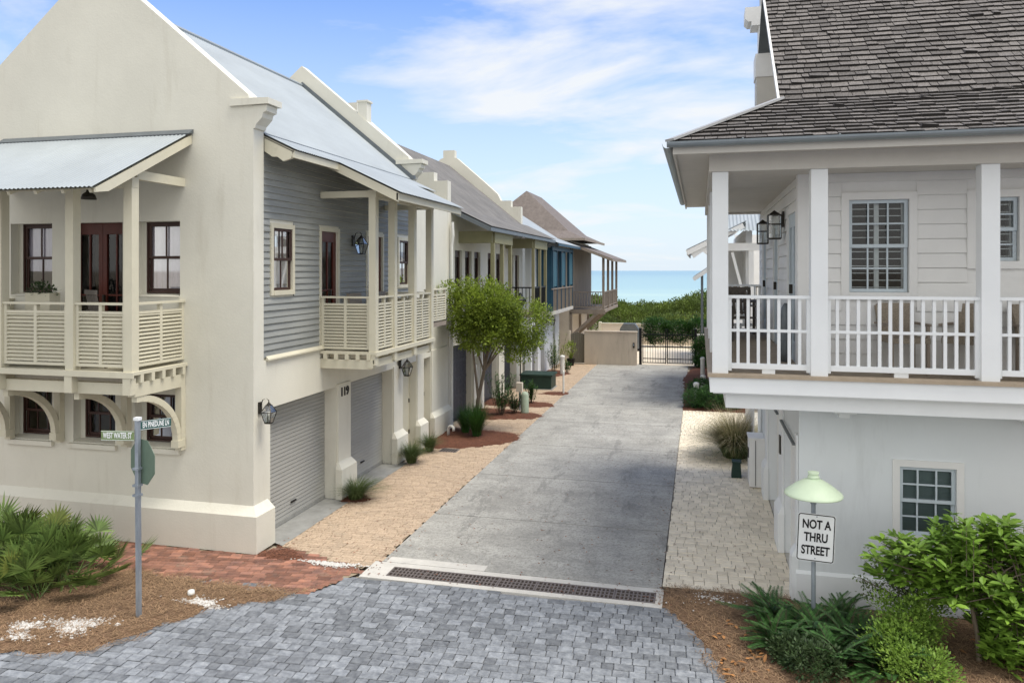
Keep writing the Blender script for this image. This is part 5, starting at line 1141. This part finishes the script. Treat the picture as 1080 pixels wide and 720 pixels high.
for a0, a1 in ((21.4,23.3),(24.5,26.4),(27.2,29.1)):
    m = MB(); fr = FX(-7.1); m.lb(fr, a0, a1, -.24, -.20, 0, 2.35)
    for k in range(6): m.lb(fr, a0+(a1-a0)*k/6+.01, a0+(a1-a0)*(k+1)/6-.01, -.20, -.185, .05, 2.3)
    for zz in (.1,.65,1.2,1.75): m.lb(fr, a0+.03, a1-.03, -.184, -.17, zz, zz+.1)
    m.build('garage_door', 'darkdoor', H2)
for a0, a1 in ((21.6,22.3),(22.6,23.3),(23.6,24.3),(25.2,25.9),(26.3,27.1),(28.2,28.9),(29.2,29.9)): fdoor(H2, FX(-7.1), a0, a1, 3.1, 5.2, mt='brownframe', rec=.08, leaves=1)
for a0, a1 in ((23.32,23.7),(24.15,24.48),(26.42,27.18),(29.12,29.6)): m = MB(); m.lb(FX(-7.1), a0, a1, .002, .08, 0, 2.35); m.build('pillar', 'cream', H2)
m = MB(); m.tube([(-7.0,21.05,6.0),(-6.98,21.05,5.6),(-7.02,21.05,5.3),(-7.02,21.05,.1)], .045, 8); m.tube([(-7.02,24.15,2.4),(-7.0,24.15,.1)], .04, 8); m.build('downspout', 'pvc', H2)
# roof
m = MB(); z1r = 8.95; corr(m, (xc,21.2,z1r),(xc,30.2,z1r),(-7.1,21.2,6.45),(-7.1,30.2,6.45), pitch=.16, amp=.012); corr(m, (xc,21.2,z1r),(xc,30.2,z1r),(-13.3,21.2,6.45),(-13.3,30.2,6.45), pitch=.3)
corr(m, (-7.12,21.22,6.46),(-7.12,31.4,6.46),(-5.88,21.22,5.86),(-5.88,31.4,5.86), pitch=.16, amp=.012); m.build('roof', 'greyroof', H2, smooth=True, fixn=False)
m = MB(); m.add([(-7.1,21.24,6.44),(-5.9,21.24,5.84),(-5.9,31.38,5.84),(-7.1,31.38,6.44)], [(0,1,2,3)]); m.bar((-5.9,21.22,5.80),(-5.9,31.4,5.80),.04,.11); m.bar((-7.1,21.23,6.36),(-5.9,21.23,5.80),.04,.13); m.build('eave', 'flash', H2)
for y0, y1 in ((22.0,24.3),(27.7,30.15)):
    m = MB(); m.box(-7.1,-6.05,y0-.06,y0+.06,5.42,5.78); m.box(-6.11,-5.99,y0+.061,y1,5.42,5.76); m.build('porch_beam', 'olive', H2); m = MB(); m.box(-7.1,-5.98,y0-.05,y1,2.85,3.0); m.build('porch_floor', 'olive', H2)
    for yy in (y0+.05,(y0+y1)/2,y1-.1): m = MB(); m.box(-6.11,-6.0,yy-.055,yy+.055,3.0,5.42); m.build('porch_post', 'olive', H2)
    m = MB()
    for aa, bb in (((-7.1,y0),(-6.1,y0)),((-6.05,y0),(-6.05,y1))):
        m.bar((*aa,3.95),(*bb,3.95),.06,.05); n = int(math.dist(aa,bb)/.13)
        for k in range(n): q = Vector(aa).lerp(Vector(bb), (k+.5)/n); m.box(q.x-.012,q.x+.012,q.y-.012,q.y+.012,3.0,3.93)
    m.build('porch_railing', 'blackmetal', H2)
t_ = thing('hanging_lantern', (-5.8,24.6,3.0), 'black lantern on a slim black pole behind the right side of the street tree', 'lantern'); m = MB(); m.tube([(-5.8,24.6,0),(-5.8,24.6,3.3)], .02, 8); m.build('pole', 'blackmetal', t_); m = MB(); m.lathe((-5.8,24.6), [(.06,3.3),(.17,3.55),(.19,3.62),(.08,3.75),(.03,3.85)], 8); m.build('lamp_head', 'blackmetal', t_)
H3 = thing('row_house', (-9.5,34,0), 'white stucco row house with a deep blue upper porch and a pale metal roof', 'house')
m = MB(); panel(m, FX(-6.75), 30.51, 37.0, 0, 6.0, .25, [(30.75,31.9,0,2.3),(32.5,33.3,0,2.3),(35.4,35.95,0,2.6)]); m.box(-12.5,-7.0,36.8,37.0,0,6.0); m.build('wall', 'whitestucco', H3)
for a0, a1 in ((30.75,31.9),(32.5,33.3),(35.4,35.95)): m = MB(); m.lb(FX(-6.75), a0, a1, -.2, -.15, 0, 2.6); m.lb(FX(-6.75), (a0+a1)/2-.01, (a0+a1)/2+.01, -.15, -.14, 0, 2.2); m.build('door', 'greydoor_wallshade', H3)
m = MB(); m.box(-6.75,-6.05,31.6,37.0,2.7,2.85); m.build('porch_floor', 'white_conc', H3)
m = MB(); m.box(-6.75,-6.1,31.6,31.66,2.85,5.55); m.box(-6.748,-6.70,31.66,37.0,2.85,5.6); m.build('porch_wall', 'blue', H3)
m = MB(); m.box(-6.14,-6.05,31.6,37.0,5.45,5.62); m.build('porch_beam', 'blue', H3)
for k in range(6): yy = 31.72+k*1.03; m = MB(); m.box(-6.15,-6.05,yy-.05,yy+.05,2.85,5.45); m.build('porch_post', 'blue', H3)
for y0 in (31.8,33.86,35.92): 
    m = MB(); m.box(-6.10,-6.07,y0,y0+.85,3.9,5.4); z = 3.95
    while z < 5.35: m.box(-6.069,-6.055,y0+.04,y0+.81,z,z+.04); z += .08
    m.build('shutter', 'teal', H3)
m = MB(); m.bar((-6.08,31.6,3.8),(-6.08,37,3.8),.06,.05)
for k in range(40): m.box(-6.09,-6.07,31.7+k*.13,31.72+k*.13,2.85,3.78)
m.build('porch_railing', 'brownwood', H3)
m = MB(); corr(m, (-9.6,30.51,7.9),(-9.6,37.4,7.9),(-6.9,30.51,6.15),(-6.9,37.4,6.15), pitch=.2, amp=.012); corr(m, (-6.9,31.4,6.15),(-6.9,37.4,6.15),(-5.75,31.4,5.72),(-5.75,37.4,5.72), pitch=.2, amp=.012); m.build('roof', 'metalroof', H3, smooth=True, fixn=False)
m = MB(); m.bar((-5.76,31.4,5.68),(-5.76,37.4,5.68),.04,.1); m.add([(-6.9,31.4,6.13),(-5.77,31.4,5.70),(-5.77,37.4,5.70),(-6.9,37.4,6.13)], [(0,1,2,3)]); m.build('eave', 'blue', H3)
lantern(-6.75,34.1,2.1,'X','black lantern on the white wall of the house with the blue porch', 'lanterns on the white stucco row house', 1.1, gm='glassclear')
H4 = thing('row_house', (-9,41.5,0), 'brown timber house with tall dark roof and cantilevered balcony above the tan wall', 'house')
m = MB(); panel(m, FX(-6.4), 38.2, 44.6, 0, 6.1, .25, [(39.6,40.4,2.7,5.0),(41.2,42.0,2.7,5.0),(42.8,43.6,2.7,5.0)]); m.box(-11.6,-6.4,38.0,38.2,0,6.1); m.box(-11.6,-6.4,44.6,44.8,0,6.1); m.box(-11.6,-11.4,38.2,44.6,0,6.1); m.build('wall', 'brownstucco', H4)
m = MB()
for k in range(6): m.box(-6.4+.0,-6.37,38.3+k*1.05,38.38+k*1.05,2.6,6.0)
m.build('wall_batten', 'brownwood', H4)
for a0, a1 in ((39.6,40.4),(41.2,42.0),(42.8,43.6)): fdoor(H4, FX(-6.4), a0, a1, 2.7, 5.0, mt='brownframe', rec=.08, leaves=1)
fn4 = FN(38.0); m = MB(); m.lb(fn4,-6.32,-6.2,-6.5,0,2.6,6.0); m.build('corner_post', 'brownwood', H4)
m = MB(); m.box(-6.4,-4.62,38.0,44.3,2.48,2.62); m.box(-6.4,-4.6,37.98,38.02,2.40,2.60); m.build('balcony_deck', 'brownwood', H4)
for yy in (38.1,40.1,42.1,44.2): m = MB(); m.box(-4.76,-4.64,yy-.06,yy+.06,2.62,5.22); m.build('balcony_post', 'brownwood', H4)
for yy in (38.05,41.1,44.2): m = MB(); m.bar((-6.39,yy,1.2),(-5.0,yy,2.46),.12,.14); m.box(-6.399,-6.28,yy-.07,yy+.07,.9,2.47); m.build('bracket', 'brownwood', H4)
m = MB()
for aa, bb in (((-6.38,38.08),(-4.76,38.08)),((-4.70,38.15),(-4.70,44.2))):
    m.bar((*aa,3.5),(*bb,3.5),.07,.05); m.bar((*aa,2.74),(*bb,2.74),.05,.05); n = int(math.dist(aa,bb)/.13)
    for k in range(n): q = Vector(aa).lerp(Vector(bb), (k+.5)/n); m.box(q.x-.016,q.x+.016,q.y-.016,q.y+.016,2.76,3.48)
m.build('balcony_railing', 'brownwood', H4)
m = MB(); m.bar((-4.7,38.0,5.27),(-4.7,44.3,5.27),.13,.12); m.build('balcony_beam', 'brownwood', H4)
def roofslab(m, pts, t=.07): m.prism(pts, (0,0,-t))
m = MB(); roofslab(m, [(-6.45,37.6,6.05),(-6.45,44.8,6.05),(-4.2,44.8,5.18),(-4.2,37.6,5.18)], .09)
e = [(-5.55,37.3,6.18),(-5.55,45.4,6.18),(-12.4,45.4,6.18),(-12.4,37.3,6.18)]; k_ = [(-6.5,38.1,6.62),(-6.5,44.6,6.62),(-11.5,44.6,6.62),(-11.5,38.1,6.62)]; r0, r1 = (-9.0,39.6,8.85), (-9.0,43.6,8.85)
m.add(e+k_+[r0,r1], [(0,1,5,4),(1,2,6,5),(2,3,7,6),(3,0,4,7),(4,5,9,8),(5,6,9),(6,7,8,9),(7,4,8),(0,3,2,1)]); m.build('roof', 'brownroof', H4)
m = MB(); m.bar((-5.55,37.3,6.14),(-5.55,45.4,6.14),.05,.12); m.bar((-5.55,37.3,6.14),(-12.4,37.3,6.14),.05,.12); m.bar((-4.2,37.6,5.10),(-4.2,44.8,5.10),.05,.10); m.bar((-6.4,37.62,5.95),(-4.2,37.62,5.10),.05,.12); m.build('eave', 'brownwood', H4)
# end of the lane: wall, gates
t_ = thing('courtyard_wall', (-4.2,37.1,0), 'stained tan concrete wall closing the lane left of the black gate', 'wall'); m = MB(); m.box(-5.5,-2.95,37.0,37.25,0,1.58); m.build('wall_body', 'concwall', t_, bevel=.01); m = MB(); m.box(-5.52,-2.93,36.97,37.28,1.58,1.64); m.build('coping', 'concwall', t_)
t_ = thing('keypad', (-3.1,36.98,.85), 'small dark intercom plate on the tan wall beside the black gate', 'intercom'); m = MB(); m.box(-3.14,-3.05,36.95,36.998,.85,1.1); m.build('plate', 'bronze', t_); m = MB(); m.box(-3.12,-3.07,36.945,36.95,.95,1.05); m.build('keys', 'galv', t_)
t_ = thing('side_gate', (-5.85,37.2,0), 'solid grey green boarded side gate between the tan wall and the planting', 'gate'); m = MB(); n = 7
for k in range(n): x0 = -6.2+k*.1; m.box(x0+.003,x0+.097,37.15,37.19,.04,1.50+.04*math.cos((k-3)*.9))
m.build('board_panel', 'greygate', t_); m = MB(); m.box(-6.30,-6.2,37.1,37.24,0,1.62); m.build('post', 'brownstucco', t_)
t_ = thing('iron_gate', (-1.5,37.6,0), 'black iron double gate with vertical bars at the end of the lane', 'gate')
for x0, x1 in ((-2.72,-1.58),(-1.54,-.30)):
    m = MB(); m.box(x0,x0+.045,37.53,37.575,.06,1.75); m.box(x1-.045,x1,37.53,37.575,.06,1.75); m.box(x0+.045,x1-.045,37.535,37.57,1.45,1.49); m.box(x0+.045,x1-.045,37.535,37.57,.28,.32); m.box(x0+.045,x1-.045,37.535,37.57,.08,.12)
    k = 1
    while x0+k*.125 < x1-.05: m.box(x0+k*.125-.009,x0+k*.125+.009,37.543,37.561,.12,1.62); k += 1
    m.build('gate_leaf', 'blackmetal', t_)
for x0 in (-2.88,-.26): m = MB(); m.box(x0,x0+.13,37.48,37.61,0,1.78); m.build('gate_post', 'blackmetal', t_)
t_ = thing('gate_pillar', (.15,37.6,0), 'grey stucco pillar right of the black iron gate', 'pillar'); m = MB(); m.box(-.10,.75,37.5,37.8,0,1.45); m.build('shaft', 'concwall', t_); m = MB(); m.box(-.13,.78,37.47,37.83,1.45,1.52); m.build('cap', 'white_conc', t_)
t_ = thing('court_wall', (-2.5,47.8,0), 'low tan wall at the back of the court beyond the gates', 'wall'); m = MB(); m.box(-6.1,5,47.9,48.1,-.1,1.22); m.build('wall_body', 'brownstucco', t_); m = MB(); m.box(-6.15,5,47.86,48.14,1.22,1.28); m.build('coping', 'creamtrim', t_); m = MB(); m.box(-6.2,-6.05,47.8,48.2,-.1,1.34); m.build('post', 'creamtrim', t_)
t_ = thing('covered_grill', (-3.9,44,0), 'dark covered barbecue grill standing behind the tan wall', 'grill'); m = MB(); m.prism([(-4.45,43.7,0),(-3.4,43.7,0),(-3.4,43.7,1.25),(-3.6,43.7,1.55),(-4.25,43.7,1.55),(-4.45,43.7,1.25)], (0,.6,0)); m.build('cover', 'flash', t_)
m = MB(); m.box(-4.5,-3.35,43.68,44.32,.02,.12); m.build('hem', 'blackmetal', t_)
t_ = thing('potted_plant', (-6.05,36.3,0), 'dark pot with a small plant in front of the grey green side gate', 'potted plant'); m = MB(); m.lathe((-6.05,36.3), [(.14,.0),(.2,.28),(.22,.33),(.2,.34)], 14); m.build('pot', 'blackmetal', t_); m = MB(); blades(m, -6.05,36.3,.3, 60, .6, .35, .012); crown(m, [(-6.05,36.3,.85,.25,.25,.3)], 25, 12, .09, .05, spread=.1); m.build('foliage', 'lf_tree', t_, fixn=False)
# lane utilities
t_ = thing('transformer_box', (-6.15,29.2,0), 'low dark green electrical transformer box beside the garages', 'utility box'); m = MB(); m.box(-6.75,-5.55,28.7,29.7,.02,.50); m.build('body', 'green_util', t_, bevel=.02); m = MB(); m.box(-6.8,-5.5,28.66,29.75,.50,.58); m.build('lid', 'green_util', t_, bevel=.02)
m = MB(); m.box(-6.80,-5.5,28.62,29.75,-.02,.019); m.build('pad', 'greyconc', t_)
t_ = thing('service_pedestal', (-5.42,23.6,.02), 'pale green plastic service pedestal standing in the second garage bed', 'pedestal'); m = MB(); m.lathe((-5.42,23.6), [(.14,.02),(.13,.1),(.125,.62),(.10,.70),(.04,.73)], 18); m.build('body', 'pedestal', t_, smooth=True); m = MB(); m.lathe((-5.42,23.6), [(.17,-.01),(.17,.04)], 18); m.build('base', 'pvc', t_)
t_ = thing('meter_box', (-5.7,24.2,.02), 'small beige meter box on a post just behind the pale green pedestal', 'meter box'); m = MB(); m.box(-5.84,-5.64,24.15,24.3,.62,.92); m.build('case', 'brownstucco', t_); m = MB(); m.box(-5.76,-5.71,24.2,24.25,0,.62); m.build('post', 'galv', t_)
def boll(x, y, h, r, label, grp='white bollards along the lane'):
    t_ = thing('bollard', (x,y,0), label, 'bollard', grp); m = MB(); m.lathe((x,y), [(r,0),(r,h-.10)], 14); m.build('post', 'pvc', t_); m = MB(); m.lathe((x,y), [(r*1.18,h-.10),(r*1.18,h-.04),(r*.9,h),(.01,h+.02)], 14); m.build('cap', 'pvc', t_)
boll(-4.93,27.9,.85,.035,'thin white post on the left edge of the concrete lane'); boll(-5.88,33.0,.85,.10,'thick white bollard beside the plants at the white wall')
boll(.12,32.8,.95,.09,'tallest white bollard on the right near the black gate, under the white balcony'); boll(-.12,27.3,.68,.09,'white bollard rising behind the dark rounded shrub, nearest the lane on the right'); boll(.12,28.9,.72,.09,'white bollard between the other two on the right side of the lane')
t_ = thing('vent_pipe', (-6.7,19.9,.03), 'white plastic gooseneck pipe sticking out of the red mulch', 'pipe'); m = MB(); m.tube([(-6.75,19.95,0),(-6.75,19.95,.22),(-6.72,19.93,.29),(-6.64,19.9,.31),(-6.58,19.88,.28),(-6.57,19.88,.18)], .04, 10); m.build('pipe_body', 'pvc', t_, smooth=True)
t_ = thing('white_stake', (-6.28,21.0,0), 'thin white post with a small box standing against the garage of the beige row house', 'post'); m = MB(); m.box(-6.32,-6.27,21.3,21.35,0,2.0); m.build('post', 'pvc', t_); m = MB(); m.box(-6.38,-6.22,21.26,21.3,1.85,2.1); m.build('box', 'pvc', t_)
t_ = thing('ground_grate', (-6.2,18.45,0), 'small dark square drain grate in the tan pavers beside the mulch', 'drain'); m = MB(); m.box(-6.45,-5.98,18.25,18.62,-.02,.008)
m.build('grate_frame', 'iron', t_); m = MB()
for k in range(6): m.box(-6.41+k*.07,-6.38+k*.07,18.29,18.58,.008,.012)
m.build('grate_bar', 'ironpit', t_)

# ================================================================ WHITE HOUSE BEYOND THE PORCH HOUSE
H5 = thing('cottage', (3,29,0), 'white cottage with corrugated roof and braced porch seen through the white porch', 'house')
m = MB(); m.box(1.95,7,26.3,26.5,0,6.2); m.box(1.5,1.7,26.5,36,0,6.0); m.box(1.55,7,35.8,36,0,6.2); m.build('wall', 'warmwhite', H5)
m = MB(); siding(m, FW(1.5), 26.5, 35.8, 3.0, 6.0, .2, thick=.014); siding(m, FN(28.5), .9, 1.5, 3.0, 5.4, .2, thick=.014); m.build('siding', 'warmwhite', H5)
m = MB(); m.box(.35,1.5,26.2,34,2.45,2.95); m.box(.9,1.5,28.5,28.7,2.95,5.5); m.build('porch_floor', 'warmwhite', H5)
m = MB(); m.box(1.2,1.5,26.6,34,0,2.45); m.build('lower_wall', 'greydoor_wallshade', H5)  # wall below the porch, its shade put into the grey colour
for xx, yy in ((.42,26.3),(1.65,26.3),(.42,30),(.42,33.8)): m = MB(); m.box(xx-.08,xx+.08,yy-.08,yy+.08,2.95,5.25); m.build('porch_post', 'warmwhite', H5)
m = MB(); m.box(.2,1.95,26.2,26.38,5.25,5.5); m.box(.34,.5,26.381,34,5.25,5.45); m.build('porch_beam', 'warmwhite', H5)
m = MB(); m.bar((.5,26.3,4.7),(.85,26.3,5.2),.08,.08); m.bar((1.55,26.3,3.2),(1.05,26.3,5.2),.09,.09); m.bar((.5,26.3,5.2),(.9,26.3,3.2),.09,.09); m.build('brace', 'warmwhite', H5)
m = MB()
for aa, bb in (((.45,26.3),(1.9,26.3)),((.42,26.4),(.42,33.8))):
    m.bar((*aa,4.05),(*bb,4.05),.06,.04); n = int(math.dist(aa,bb)/.14)
    for k in range(n): q = Vector(aa).lerp(Vector(bb), (k+.5)/n); m.box(q.x-.012,q.x+.012,q.y-.012,q.y+.012,2.95,4.03)
m.build('porch_railing', 'greygate', H5)
m = MB(); corr(m, (1.0,25.9,5.98),(2.4,25.9,5.98),(2.2,27.6,7.0),(2.4,27.6,7.0), pitch=.09, amp=.015) if False else None
corr(m, (.85,25.85,5.86),(5,25.85,5.86),(.85,27.6,6.75),(5,27.6,6.75), pitch=.12, amp=.018, rows=3); corr(m, (-.42,25.95,5.26),(-.42,34,5.26),(1.5,25.95,6.2),(1.5,34,6.2), pitch=.12, amp=.016); m.build('roof', 'metalroof', H5, smooth=True, fixn=False)
m = MB(); m.bar((-.42,25.98,5.18),(1.4,25.98,6.07),.05,.17); m.bar((-.40,25.98,5.18),(-.40,34,5.18),.04,.12); m.add([(-.40,26,5.22),(1.5,26,6.16),(1.5,34,6.16),(-.40,34,5.22)], [(0,1,2,3)]); m.prism([(-.30,25.99,5.20),(.30,25.99,5.40),(.30,25.99,5.05),(.1,25.99,5.22),(-.2,25.99,5.0)], (0,.08,0)); m.build('eave', 'warmwhite', H5)
H6 = thing('cottage', (2.5,38,0), 'farthest white cottage roof and porch post just left of the white porch, above the sea', 'house')
m = MB(); roofslab(m, [(-.30,38,4.3),(-.30,44,4.3),(1.6,44,5.6),(1.6,38,5.6)], .10); m.build('roof', 'metalroof', H6); m = MB(); m.bar((-.30,37.98,4.15),(1.6,37.98,5.45),.06,.18); m.build('rake_board', 'warmwhite', H6)
m = MB(); m.box(.05,.17,38.1,38.22,0,4.4); m.build('porch_post', 'flash', H6); m = MB(); m.box(.4,3.5,38.3,44,0,4.7); m.build('wall', 'warmwhite', H6)
